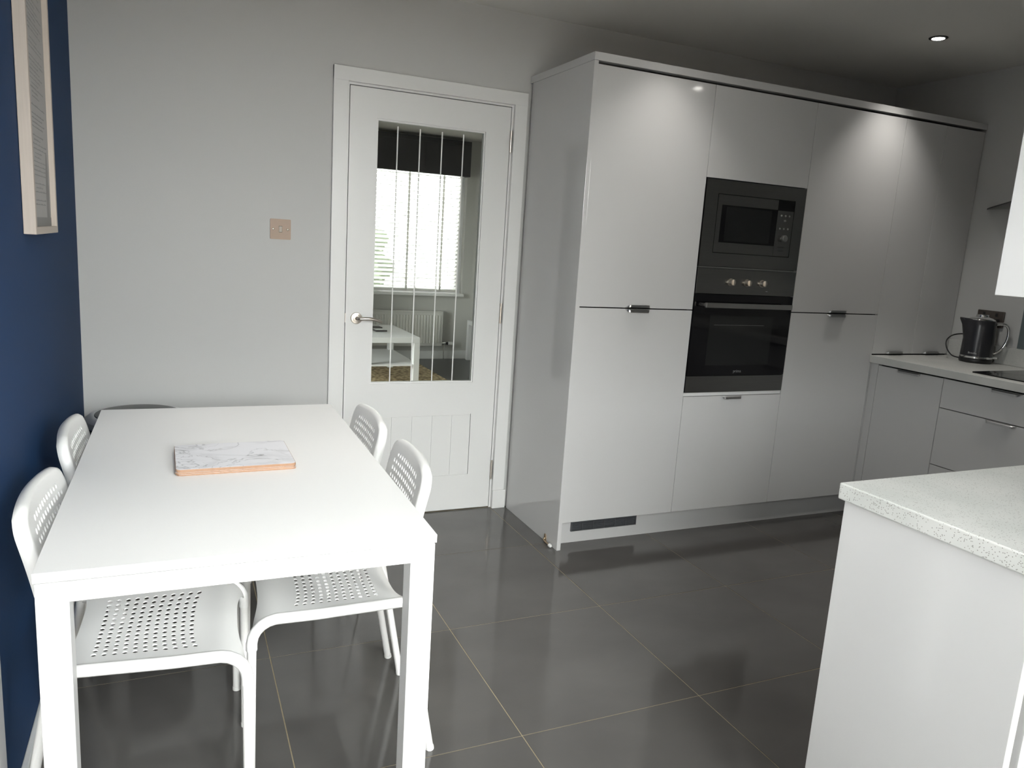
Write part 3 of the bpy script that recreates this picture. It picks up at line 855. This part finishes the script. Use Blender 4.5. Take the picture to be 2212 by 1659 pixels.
# cord: leaves the base, loops up along the wall to the plug
cord = [Vector((-0.028, 0.066, 0.012)), Vector((-0.044, 0.102, 0.020)), Vector((-0.045, 0.135, 0.050)), Vector((-0.030, 0.158, 0.088)), Vector((0.010, 0.162, 0.118)),
        Vector((0.055, 0.140, 0.132)), Vector((0.084, 0.080, 0.134)), Vector((0.092, 0.030, 0.150)), Vector((0.090, 0.006, 0.176)), Vector((0.0883, 0.001, 0.1850))]
fine = spline(cord, 6)
b = B(); tube(b, fine, 0.0034, 8); obj('power_cord', b, M['black_plastic'], kt, True)

# ------------------------------------------------------------------ breakfast bar
IX, IY = 0.594, -2.319
bw = thing('worktop', 'pale grey speckled worktop of the breakfast bar in front', 'worktop', (1.9, -2.62, 0.86))
def bar_top(b):
    box(b, IX, XR-0.003, -2.93, IY, 0.860, WZ, 0.003)
wobj('slab', bar_top, M['worktop'], bw)
bp_ = tag(wobj('end_panel', lambda b: box(b, IX+0.012, IX+0.030, -2.742, IY-0.010, 0, 0.859, 0.001), M['gloss']),
          'white gloss end panel holding up the breakfast bar worktop', 'panel')
bcab = thing('base_cabinet', 'white gloss base cabinets under the breakfast bar', 'cabinet', (1.9, -2.5, 0))
wobj('carcass', lambda b: box(b, IX+0.031, XR-0.06, -2.718, -2.36, 0.10, 0.858), M['carcass'], bcab)
for k in range(4):
    x0 = IX+0.054+k*0.62
    bobj('cabinet_door', (x0+0.0015, x0+0.6185, -2.742, -2.7195, 0.10, 0.845), M['gloss'], bcab, 0.0008)
    bobj('rear_panel', (IX+0.033+k*0.645, IX+0.033+(k+1)*0.645-0.003, -2.3595, -2.342, 0.10, 0.857), M['gloss'], bcab, 0.0008)
wobj('plinth_board', lambda b: box(b, IX+0.031, XR-0.06, -2.70, -2.39, 0, 0.0995), M['gloss'], bcab)
wc = thing('hanging_cabinet', 'white gloss wall cabinet hanging above the breakfast bar', 'cabinet', (1.2, -2.76, 1.323))
wobj('side_panel', lambda b: box(b, IX+0.006, IX+0.024, -2.93, -2.580, 1.3235, 2.105, 0.001), M['gloss'], wc)
wobj('carcass', lambda b: box(b, IX+0.0245, 2.25, -2.93, -2.600, 1.326, 2.105), M['gloss'], wc)
wobj('ceiling_filler', lambda b: box(b, IX+0.03, 2.25, -2.93, -2.605, 2.1055, ZC-0.001), M['gloss'], wc)
for k in range(3):
    x0 = IX+0.026+k*0.54
    bobj('cabinet_door', (x0, x0+0.537, -2.5995, -2.5805, 1.3235, 2.105), M['gloss'], wc, 0.0008)

# ------------------------------------------------------------------ dining table
TX, TY, TA = -0.5743, -1.3653, -0.0101
TW, TL = 0.7408, 1.2849
tb = thing('dining_table', 'white rectangular dining table with square legs', 'table', (TX, TY, 0), TA)
hw, hl = TW/2, TL/2
b = B(); box(b, -hw, hw, -hl, hl, 0.7212, 0.740, 0.0012); obj('tabletop', b, M['table'], tb)
LEG = 0.053
for sx in (-1, 1):
    for sy in (-1, 1):
        b = B(); xo, yo = sx*(hw-LEG/2-0.0025), sy*(hl-LEG/2-0.0025)
        box(b, -LEG/2, LEG/2, -LEG/2, LEG/2, 0.004, 0.7185, 0.002)
        lg = obj('leg', b, M['table_metal'], tb, loc=(xo, yo, 0))
        b = B(); box(b, -LEG/2+0.003, LEG/2-0.003, -LEG/2+0.003, LEG/2-0.003, 0.0, 0.004); obj('foot_cap', b, M['rubber'], lg)
for sy in (-1, 1):
    b = B(); y = sy*(hl-0.0025-0.0125); box(b, -hw+LEG+0.001, hw-LEG-0.001, y-0.0125, y+0.0125, 0.6795, 0.7185, 0.0015); obj('apron', b, M['table_metal'], tb)
for sx in (-1, 1):
    b = B(); x = sx*(hw-0.0025-0.0125); box(b, x-0.0125, x+0.0125, -hl+LEG+0.001, hl-LEG-0.001, 0.6795, 0.7185, 0.0015); obj('apron', b, M['table_metal'], tb)

# ------------------------------------------------------------------ chairs
def lattice(b, na, nb, mapf, hole, hs=(0.30, 0.30)):
    """na x nb cells; mapf(u in cells, v in cells) -> (pos, normal); hole(i,j) -> bool. returns boundary lattice"""
    V = {}
    def vert(i2, j2):
        k = (i2, j2)
        if k not in V: V[k] = b.verts.new(mapf(i2/2, j2/2))
        return V[k]
    for i in range(na):
        for j in range(nb):
            c2, d2 = 2*i+1, 2*j+1
            ring = [(c2-1, d2-1), (c2, d2-1), (c2+1, d2-1), (c2+1, d2), (c2+1, d2+1), (c2, d2+1), (c2-1, d2+1), (c2-1, d2)]
            if hole(i, j):
                outer = [vert(*q) for q in ring]
                inner = []
                for k in range(8):
                    a = -3*PI/4+k*PI/4
                    inner.append(b.verts.new(mapf(i+0.5+hs[0]*math.cos(a), j+0.5+hs[1]*math.sin(a))))
                for k in range(8):
                    b.faces.new((outer[k], outer[(k+1) % 8], inner[(k+1) % 8], inner[k]))
            else:
                for (p, q) in ((-1, -1), (0, -1), (0, 0), (-1, 0)):
                    b.faces.new((vert(c2+p, d2+q), vert(c2+p+1, d2+q), vert(c2+p+1, d2+q+1), vert(c2+p, d2+q+1)))
    return V

SZ = 0.432; RF = 0.060; YF0 = 0.152    # seat height of side tubes, front bend radius, where the bend starts
def seat_profile(s):
    """arc length from the rear (s=0 at y=-0.15) to the front and down"""
    y = -0.15+s
    if y <= YF0: return y, SZ
    a = (y-YF0)/RF
    if a <= PI/2: return YF0+RF*math.sin(a), SZ-RF*(1-math.cos(a))
    return YF0+RF, SZ-RF-(a-PI/2)*RF
S_ARC = 0.15+YF0+RF*PI/2
NA, NB = 17, 18
HWS = 0.187
def seat_map(ua, vb):
    u = ua/NA*2-1; t = vb/NB
    e = abs(u)
    s0 = 0.004-0.022*e**6
    s1 = S_ARC-0.050+0.050*e**3+0.006*e**6
    s = s0+(s1-s0)*t
    y, z = seat_profile(s)
    k = 1-u*u
    flat = 1.0 if y < YF0-0.03 else max(0.0, 1-(y-YF0+0.03)/0.09)
    z -= 0.013*k*flat
    if y < -0.08: z += 0.004*k*((-0.08-y)/0.07)
    # side edge wraps over the tube
    x = HWS*u*(1.0-0.07*max(0, (0.06-y))/0.21)
    if e > 0.93: z += -0.003*((e-0.93)/0.07)**2
    return (x, y, z+0.010)
def seat_hole(i, j):
    if not (2 <= i <= NA-3 and 2 <= j <= 12): return False
    return True
def rear_x(z):   # half distance of the rear tubes
    return 0.181-0.012*(z-SZ)/0.3 if z > SZ else 0.187-0.006*z/SZ
def rear_y(z):
    if z < SZ: return -0.245+0.078*z/SZ
    if z < 0.55: return -0.167
    return -0.167-0.045*((z-0.55)/0.22)**1.3
def make_chair(label):
    t = thing('dining_chair', label, 'chair', (0, 0, 0), group='white perforated chairs at the dining table')
    b = B(); lattice(b, NA, NB, seat_map, seat_hole, (0.34, 0.30))
    bmesh.ops.recalc_face_normals(b, faces=b.faces)
    bmesh.ops.solidify(b, geom=b.faces[:], thickness=0.003)
    for sx in (-1, 1):
        # sleeve along the side, down to the front leg
        pts = []
        for k in range(26):
            s = -0.016+(S_ARC+0.014+0.016)*k/25
            y, z = seat_profile(s)
            pts.append((sx*HWS*(1.0-0.07*max(0, (0.06-y))/0.21), y, z))
        rr = [0.0135]*26
        rr[0] = 0.0125
        tube(b, pts, rr, 12)
    obj('seat', b, M['plastic'], t, True)
    for sx in (-1, 1):
        b = B(); y, z = seat_profile(S_ARC+0.010)
        tube(b, [(sx*HWS, y, z), (sx*(HWS+0.002), y+0.003, 0.008)], 0.0112, 14)
        f = obj('front_leg', b, M['chair_metal'], t, True)
        b = B(); tube(b, [(sx*(HWS+0.002), y+0.003, 0.009), (sx*(HWS+0.002), y+0.003, 0.0)], 0.0122, 14); obj('foot_cap', b, M['white_plastic'], f, True)
    for sx in (-1, 1):
        b = B()
        path = []
        for k in range(24):
            z = 0.008+(0.690-0.008)*k/23
            ys = sum(rear_y(z+d) for d in (-0.03, -0.015, 0, 0.015, 0.03))/5
            path.append((sx*rear_x(z), ys, z))
        tube(b, path, 0.0105, 14)
        # short stub that joins the seat sleeve
        yy = -0.16
        tube(b, [(sx*HWS*0.93, yy+0.005, SZ), (sx*(rear_x(SZ)-0.001), -0.186, SZ)], 0.0105, 12)
        f = obj('rear_leg', b, M['chair_metal'], t, True)
        b = B(); tube(b, [(sx*rear_x(0), rear_y(0.008), 0.009), (sx*rear_x(0), rear_y(0), 0.0)], 0.0118, 14); obj('foot_cap', b, M['white_plastic'], f, True)
    # backrest
    nb_, na_ = 11, 17
    Z0, Z1, HW2, RC = 0.550, 0.774, 0.1765, 0.046
    def bk(ua, vb):
        u = ua/na_*2-1; tt = vb/nb_
        z = Z0+(Z1-Z0)*tt
        # top edge slightly arched
        hw_ = HW2
        zz = z
        if z > Z1-RC:
            q = (z-(Z1-RC))/RC
            hw_ = HW2-RC*(1-math.sqrt(max(0, 1-q*q)))
        zz += 0.006*(1-u*u)*tt*tt-0.006*(1-tt)*(1-u*u)
        y = rear_y(zz)+0.013-0.007*(1-u*u)
        return Vector((u*hw_, y, zz))
    def bh(i, j):
        if j < 1 or j > 9: return False
        lo = 3 if j == 9 else 2
        return lo <= i <= na_-1-lo
    b = B(); V = lattice(b, na_, nb_, bk, bh, (0.31, 0.33))
    bmesh.ops.recalc_face_normals(b, faces=b.faces)
    b.normal_update()
    # skirt that curls back round the edge: up the left side, across the top, down the right side
    loop = [(0, j) for j in range(0, 2*nb_+1)]+[(i, 2*nb_) for i in range(1, 2*na_+1)]+[(2*na_, j) for j in range(2*nb_-1, -1, -1)]
    P = [V[k].co.copy() for k in loop]
    rings = [[V[k] for k in loop]]
    for (o_, bk_) in ((0.005, 0.002), (0.0095, 0.007), (0.0110, 0.014), (0.0095, 0.021), (0.004, 0.027)):
        ring = []
        for i, p in enumerate(P):
            a_ = P[max(i-2, 0)]; c_ = P[min(i+2, len(P)-1)]
            tdir = (c_-a_); tdir.y = 0; tdir.normalize()
            out = Vector((-tdir.z, 0, tdir.x))
            q_ = min(1.0, (min(i, len(P)-1-i)+1)/7)
            ring.append(b.verts.new(p+out*o_*q_+Vector((0, -bk_*(0.35+0.65*q_), -bk_*0.15))))
        rings.append(ring)
    for r1, r2_ in zip(rings, rings[1:]):
        for i in range(len(loop)-1):
            b.faces.new((r1[i], r1[i+1], r2_[i+1], r2_[i]))
    bmesh.ops.recalc_face_normals(b, faces=b.faces)
    bmesh.ops.solidify(b, geom=b.faces[:], thickness=0.0035)
    obj('backrest', b, M['plastic'], t, True)
    return t
c0 = make_chair('white perforated plastic chair on the right side of the table, nearest the camera')
c0.location = (-0.337, -1.5215, 0); c0.rotation_euler = (0, 0, PI/2-math.radians(3))
dup(c0, (-0.338, -1.055, 0), PI/2, 'white perforated plastic chair on the right side of the table, nearest the door')
dup(c0, (-0.780, -1.638, 0), -PI/2-math.radians(3.5), 'white perforated plastic chair against the navy wall, nearest the camera')
dup(c0, (-0.775, -1.085, 0), -PI/2-math.radians(1), 'white perforated plastic chair against the navy wall, nearest the bin')

# ------------------------------------------------------------------ placemats
PMX, PMY = -0.5745, -1.372
names = ['top placemat of the stack on the table, white marble pattern showing', 'second placemat from the top of the stack on the table',
         'third placemat from the top of the stack on the table', 'bottom placemat of the stack, lying on the tabletop']
offs = [(0, 0, 0), (0.0008, 0.001, 0.003), (-0.001, -0.0005, -0.004), (0.0012, -0.0012, 0.002)]
for k in range(4):
    z = 0.7402+0.0040*(3-k)
    t = thing('placemat', names[k], 'placemat', (PMX+offs[k][0], PMY+offs[k][1], z), 0.012+offs[k][2], group='marble pattern placemats stacked on the table')
    b = B(); prism(b, rrect(0.290, 0.232, 0.012, 5), 0, 0.0034); obj('board', b, M['ply'], t)
    b = B(); prism(b, rrect(0.2885, 0.2305, 0.0115, 5), 0.0034, 0.00375); obj('marble_face', b, M['marble'], t)

# ------------------------------------------------------------------ picture frame on the navy wall
FX0, FX1, FYa, FYb, FZ0, FZ1 = XL+0.001, -1.029, -1.189, -0.785, 1.305, 2.07
pf = thing('picture_frame', 'tall whitewashed wooden picture frame on the navy wall', 'picture', (XL, (FYa+FYb)/2, FZ0))
RW = 0.019
def frame_bars():
    yield (FYa, FYa+RW, FZ0, FZ1); yield (FYb-RW, FYb, FZ0, FZ1)
    yield (FYa+RW, FYb-RW, FZ0, FZ0+RW); yield (FYa+RW, FYb-RW, FZ1-RW, FZ1)
for (y0, y1, z0, z1) in frame_bars():
    wobj('frame_bar', lambda b: box(b, FX0, FX1, y0, y1, z0, z1, 0.0012), M['pine'], pf)
PXp = FX0+0.014
wobj('frame_back', lambda b: box(b, FX0, PXp-0.0015, FYa+RW, FYb-RW, FZ0+RW, FZ1-RW), M['carcass'], pf)
pr_ = wobj('print', lambda b: box(b, PXp-0.0015, PXp, FYa+RW, FYb-RW, FZ0+RW, FZ1-RW), M['paper'], pf)
def words(b):
    rnd = random.Random(3)
    z = FZ0+0.075
    yc = (FYa+FYb)/2
    while z < FZ1-0.04:
        half = rnd.choice((0.06, 0.10, 0.13, 0.15, 0.15))
        y = yc-half
        while y < yc+half:
            w = rnd.uniform(0.006, 0.020)
            if y+w > yc+half: break
            h = rnd.choice((0.0025, 0.003, 0.004))
            box(b, PXp, PXp+0.0002, y, y+w, z, z+h)
            y += w+0.0035
        z += rnd.choice((0.011, 0.011, 0.012, 0.022))
wobj('lettering', words, M['ink'], pr_)
def skyline(b):
    # tapering clock tower silhouette at the bottom right, with a dark base strip
    y = FYb-RW-0.050
    z0 = FZ0+RW
    prism(b, [(y-0.026, z0+0.022), (y+0.026, z0+0.022), (y+0.026, z0+0.115), (y+0.022, z0+0.115), (y+0.022, z0+0.150), (y+0.006, z0+0.205), (y-0.006, z0+0.205), (y-0.022, z0+0.150), (y-0.022, z0+0.115), (y-0.026, z0+0.115)], PXp+0.0001, PXp+0.0003, 'x')
    box(b, PXp+0.0001, PXp+0.0003, FYa+RW, FYb-RW, z0, z0+0.024)
wobj('tower_picture', skyline, M['ink'], pr_)

# ------------------------------------------------------------------ light switch
sw = thing('light_switch', 'coppery metal light switch on the grey wall left of the door', 'switch', (-0.2885, 0, 1.355))
def plate(b):
    fs = prism(b, rrect(0.086, 0.086, 0.004, 4, -0.2885, 1.355), -0.0055, -0.0003, 'y')
wobj('plate', plate, M['switch'], sw)
wobj('rocker_surround', lambda b: box(b, -0.2955, -0.2815, -0.0058, -0.0054, 1.342, 1.369), M['slate'], sw)
def rocker(b):
    prism(b, [(-0.0056, 1.3435), (-0.0060, 1.3435), (-0.0066, 1.3515), (-0.0095, 1.3675), (-0.0056, 1.3675)], -0.2945, -0.2825, 'x')
wobj('rocker', rocker, M['rocker'], sw)
for x in (-0.319, -0.258):
    wobj('screw', lambda b: lathe(b, [(0.0048, -0.0054), (0.0048, -0.0066), (0.0036, -0.0075), (0.0005, -0.0078)], 18, (x, 0, 1.355), 'y'), M['nickel'], sw, True)

# ------------------------------------------------------------------ bin behind the table
bn = thing('waste_bin', 'black round bin with steel rim in the corner behind the table', 'bin', (-0.845, -0.335, 0))
b = B(); lathe(b, [(0.160, 0.0), (0.166, 0.01), (0.178, 0.566), (0.182, 0.599)], 48); obj('body', b, M['bin'], bn, True)
b = B(); lathe(b, [(0.181, 0.5995), (0.1845, 0.604), (0.182, 0.622), (0.170, 0.632), (0.150, 0.635)], 48); obj('rim', b, M['bin_rim'], bn, True)
b = B(); lathe(b, [(0.149, 0.6335), (0.147, 0.638), (0.120, 0.643), (0.06, 0.646), (0.001, 0.647)], 48); obj('lid', b, M['bin'], bn, True)

# ------------------------------------------------------------------ door stop at the foot of the end panel
ds = thing('door_stop', 'brass door stop with white tip at the foot of the end panel', 'door stop', (XS-0.006, -0.50, 0))
def ds_plate(b):
    prism(b, [(-0.506, 0.004), (-0.482, 0.004), (-0.484, 0.030), (-0.490, 0.038), (-0.498, 0.036), (-0.504, 0.020)], XS-0.004, XS-0.0005, 'x')
wobj('fixing_plate', ds_plate, M['brass'], ds)
wobj('rod', lambda b: tube(b, [(XS-0.004, -0.494, 0.018), (XS-0.010, -0.497, 0.010), (XS-0.012, -0.510, 0.009), (XS-0.012, -0.556, 0.009)], 0.0045, 12), M['brass'], ds, True)
wobj('rubber_tip', lambda b: tube(b, [(XS-0.012, -0.5562, 0.009), (XS-0.012, -0.559, 0.009), (XS-0.012, -0.569, 0.009), (XS-0.012, -0.574, 0.009)], [0.0055, 0.0085, 0.0085, 0.006], 14), M['white_plastic'], ds, True)

# ------------------------------------------------------------------ ceiling lights
def downlight(x, y, label, watt, cone=92):
    t = thing('ceiling_light', label, 'light', (x, y, ZC), group='recessed ceiling lights')
    b = B()
    lathe(b, [(0.0285, -0.001), (0.0285, -0.005), (0.034, -0.0055), (0.040, -0.0035), (0.0405, -0.0004)], 32); obj('trim_ring', b, M['ring'], t, True)
    b = B(); lathe(b, [(0.001, -0.0075), (0.018, -0.007), (0.0265, -0.004), (0.0265, -0.0005)], 28); obj('lamp', b, M['bulb'], t, True)
    l = D.lights.new('ceiling_spot', 'SPOT'); l.energy = watt; l.spot_size = math.radians(cone); l.spot_blend = 0.85
    l.shadow_soft_size = 0.028; l.color = (1.0, 0.965, 0.90)
    o = D.objects.new('ceiling_spot', l); COL.objects.link(o); o.parent = t; o.location = (0, 0, -0.012)
DLW = 22
downlight(2.525, -0.820, 'recessed ceiling light above the right end of the tall cabinets', 26)
downlight(2.38, -1.98, 'recessed ceiling light above the right end of the breakfast bar', 38)
downlight(1.20, -0.87, 'recessed ceiling light in front of the end panel', DLW)
downlight(1.20, -1.98, 'recessed ceiling light above the breakfast bar end', 22)
downlight(-0.20, -0.87, 'recessed ceiling light over the far end of the dining table', 38, 66)
downlight(-0.20, -1.98, 'recessed ceiling light over the near end of the dining table', 14, 66)

# ------------------------------------------------------------------ lounge beyond the glass
w1 = thing('window_1', 'lounge window behind the white venetian blind', 'window', (1.4, LY+0.08, 0.72), kind='structure')
def wfr(b):
    x0, x1, z0, z1 = 0.451, 2.299, 0.7505, 2.149; y0, y1 = LY+0.075, LY+0.135
    box(b, x0, x0+0.06, y0, y1, z0, z1); box(b, x1-0.06, x1, y0, y1, z0, z1)
    box(b, x0+0.06, x1-0.06, y0, y1, z0, z0+0.06); box(b, x0+0.06, x1-0.06, y0, y1, z1-0.06, z1)
    for x in (1.02,):
        box(b, x-0.035, x+0.035, y0, y1, z0+0.06, z1-0.06)
wobj('window_frame', wfr, M['upvc'], w1)
wobj('pane', lambda b: box(b, 0.511, 2.239, LY+0.103, LY+0.107, 0.81, 2.089), M['glass'], w1)
wobj('window_sill', lambda b: [box(b, 0.451, 2.299, LY+0.0002, LY+0.075, 0.7202, 0.7502), box(b, 0.42, 2.303, LY-0.07, LY, 0.7202, 0.7502, 0.006)], M['wood_white'], w1)

def hedge(b):
    bmesh.ops.create_icosphere(b, subdivisions=5, radius=1.0)
    rnd = random.Random(5)
    from mathutils import noise as mnoise
    for v in b.verts:
        n_ = mnoise.noise(v.co*3.1)*0.22+mnoise.noise(v.co*9.0)*0.10+mnoise.noise(v.co*26.0)*0.05
        p_ = v.co*(1+n_)
        v.co = Vector((0.55+p_.x*1.55, 7.6+p_.y*0.7, 0.90+p_.z*1.0))
tag(wobj('hedge', hedge, M['hedge']), 'dark green hedge outside the lounge window, glimpsed through the blind', 'hedge')

vb = thing('venetian_blind', 'white venetian blind with fabric tapes in the lounge window', 'blind', (1.4, LY-0.02, 0.76))
bx0, bx1 = 0.62, 2.225
sm = None
z = 0.812
nsl = 29
pitch = (2.10-0.812)/nsl
for k in range(nsl):
    zz = 0.812+pitch*k
    if sm is None:
        b = B(); fs = []
        n = 4; rows = []
        for i in range(n+1):
            s = i/n*2-1
            a = math.radians(-42)
            yy, hh = 0.025*s, 0.0025*(1-s*s)
            rows.append((yy*math.cos(a)-hh*math.sin(a), yy*math.sin(a)+hh*math.cos(a)))
        g = [[b.verts.new((x, q[0], q[1])) for q in rows] for x in (-(bx1-bx0)/2, (bx1-bx0)/2)]
        for i in range(n): b.faces.new((g[0][i], g[0][i+1], g[1][i+1], g[1][i]))
        bmesh.ops.solidify(b, geom=b.faces[:], thickness=0.0025)
        so = obj('slat', b, M['slat'], vb, True); sm = so.data
    else:
        so = D.objects.new('slat', sm); COL.objects.link(so); so.parent = vb
    so.location = ((bx0+bx1)/2-1.4, 0.0, zz-0.76)
wobj('bottom_rail', lambda b: box(b, bx0, bx1, LY-0.045, LY+0.005, 0.772, 0.790, 0.003), M['slat'], vb)
wobj('head_rail', lambda b: box(b, bx0, bx1, LY-0.05, LY-0.001, 2.11, 2.148), M['slat'], vb)
for x in (0.86, 1.245, 1.625, 2.015):
    wobj('tape', lambda b: box(b, x-0.011, x+0.011, LY-0.0475, LY-0.0467, 0.765, 2.11), M['tape'], vb)
def pull_cord(b):
    for k in range(30):
        zz = 0.95+k*0.034
        box(b, 2.0975, 2.1005, LY-0.049, LY-0.047, zz, zz+0.013)
    box(b, 2.0985, 2.0995, LY-0.0485, LY-0.0475, 0.95, 1.98)
wobj('cord', pull_cord, M['cord'], vb)
pv = thing('pelmet', 'charcoal fabric pelmet above the lounge blind', 'pelmet', (1.4, LY-0.11, 2.03))
def pel(b):
    y0 = LY-0.155
    box(b, 0.48, 2.275, y0, y0+0.02, 2.035, 2.405); box(b, 0.48, 0.50, y0+0.02, LY-0.001, 2.035, 2.405); box(b, 2.255, 2.275, y0+0.02, LY-0.001, 2.035, 2.405)
    box(b, 0.50, 2.255, y0+0.02, LY-0.001, 2.385, 2.405)
wobj('board', pel, M['fabric_dark'], pv)
wobj('piping', lambda b: box(b, 0.478, 2.277, LY-0.158, LY-0.155, 2.355, 2.361), M['black_plastic'], pv)

rd = thing('radiator', 'white panel radiator under the lounge window', 'radiator', (1.3, LY-0.06, 0.16))
RX_0, RX_1, RZ0, RZ1 = 0.55, 2.052, 0.160, 0.552
RYf = LY-0.105
wobj('panel', lambda b: box(b, RX_0, RX_1, RYf+0.008, LY-0.055, RZ0, RZ1-0.012, 0.003), M['radiator'], rd)
def ribs(b):
    n = 43; p_ = (RX_1-RX_0-0.03)/n
    for k in range(n):
        x = RX_0+0.015+p_*(k+0.5)
        prism(b, [(x-0.013, RYf+0.0078), (x-0.008, RYf), (x+0.008, RYf), (x+0.013, RYf+0.0078)], RZ0+0.035, RZ1-0.045)
wobj('ribs', ribs, M['radiator'], rd)
def grille(b):
    box(b, RX_0-0.004, RX_1+0.004, RYf+0.002, LY-0.03, RZ1-0.0115, RZ1+0.003, 0.002)
wobj('top_cover', grille, M['radiator'], rd)
wobj('side_cover', lambda b: box(b, RX_1+0.0005, RX_1+0.004, RYf+0.006, LY-0.03, RZ0, RZ1-0.012), M['radiator'], rd)
wobj('bracket', lambda b: [box(b, x-0.02, x+0.02, LY-0.054, LY-0.0005, 0.22, 0.50) for x in (0.75, 1.85)], M['radiator'], rd)
wobj('valve', lambda b: [tube(b, [(2.056, LY-0.07, 0.19), (2.10, LY-0.07, 0.19)], 0.011, 12), tube(b, [(2.09, LY-0.07, 0.19), (2.09, LY-0.07, 0.0)], 0.007, 10), tube(b, [(2.078, LY-0.07, 0.19), (2.104, LY-0.07, 0.19)], 0.017, 12)], M['chrome'], rd, True)
wobj('valve_collar', lambda b: tube(b, [(2.105, LY-0.07, 0.19), (2.135, LY-0.07, 0.188)], [0.012, 0.019], 14), M['black_plastic'], rd, True)
wobj('thermostat_head', lambda b: tube(b, [(2.1355, LY-0.07, 0.188), (2.150, LY-0.07, 0.187), (2.195, LY-0.07, 0.184), (2.202, LY-0.07, 0.184)], [0.018, 0.021, 0.021, 0.018], 16), M['white_plastic'], rd, True)

ct = thing('coffee_table', 'low white coffee table with a shelf in the lounge', 'table', (1.075, 3.68, 0.0135))
CX0, CX1, CY0, CY1 = 0.80, 1.352, 3.195, 4.16
wobj('tabletop', lambda b: box(b, CX0, CX1, CY0, CY1, 0.400, 0.450, 0.001), M['lounge_table'], ct)
for x in (CX0, CX1-0.055):
    for y in (CY0, CY1-0.055):
        wobj('leg', lambda b: box(b, x, x+0.055, y, y+0.055, 0.0135, 0.3995, 0.001), M['lounge_table'], ct)
wobj('shelf', lambda b: [box(b, CX0+0.056, CX1-0.056, CY0+0.002, CY1-0.002, 0.186, 0.200), box(b, CX0+0.004, CX0+0.056, CY0+0.056, CY1-0.056, 0.186, 0.200), box(b, CX1-0.056, CX1-0.004, CY0+0.056, CY1-0.056, 0.186, 0.200)], M['lounge_table'], ct)
for k, (x, y, a) in enumerate(((1.083, 3.640, 0.10), (1.093, 3.856, 0.06))):
    t = thing('coaster', ('dark slate coaster on the coffee table, nearer the door', 'dark slate coaster on the coffee table, nearer the radiator')[k], 'coaster', (x, y, 0.4505), a, 'slate coasters on the coffee table')
    b = B(); box(b, -0.055, 0.055, -0.055, 0.055, 0, 0.018, 0.002); obj('stone', b, M['slate'], t)
    b = B(); box(b, -0.052, 0.052, -0.052, 0.052, 0.018, 0.0188); obj('top_face', b, M['lounge_table'] if k == 0 else M['slate'], t)
rg = wobj('rug', lambda b: box(b, 0.35, 1.705, 2.30, 4.44, 0.0005, 0.0130, 0.004), M['rug'])
tag(rg, 'beige woven jute rug under the coffee table', 'rug')
cn = thing('side_table', 'low white table against the right lounge wall', 'table', (2.49, 3.9, 0))
wobj('tabletop', lambda b: box(b, 2.36, LX1-0.01, 3.2, 4.665, 0.41, 0.460, 0.001), M['lounge_table'], cn)
for x in (2.36, LX1-0.065):
    for y in (3.2, 4.61):
        wobj('leg', lambda b: box(b, x, x+0.055, y, y+0.055, 0, 0.4095, 0.001), M['lounge_table'], cn)
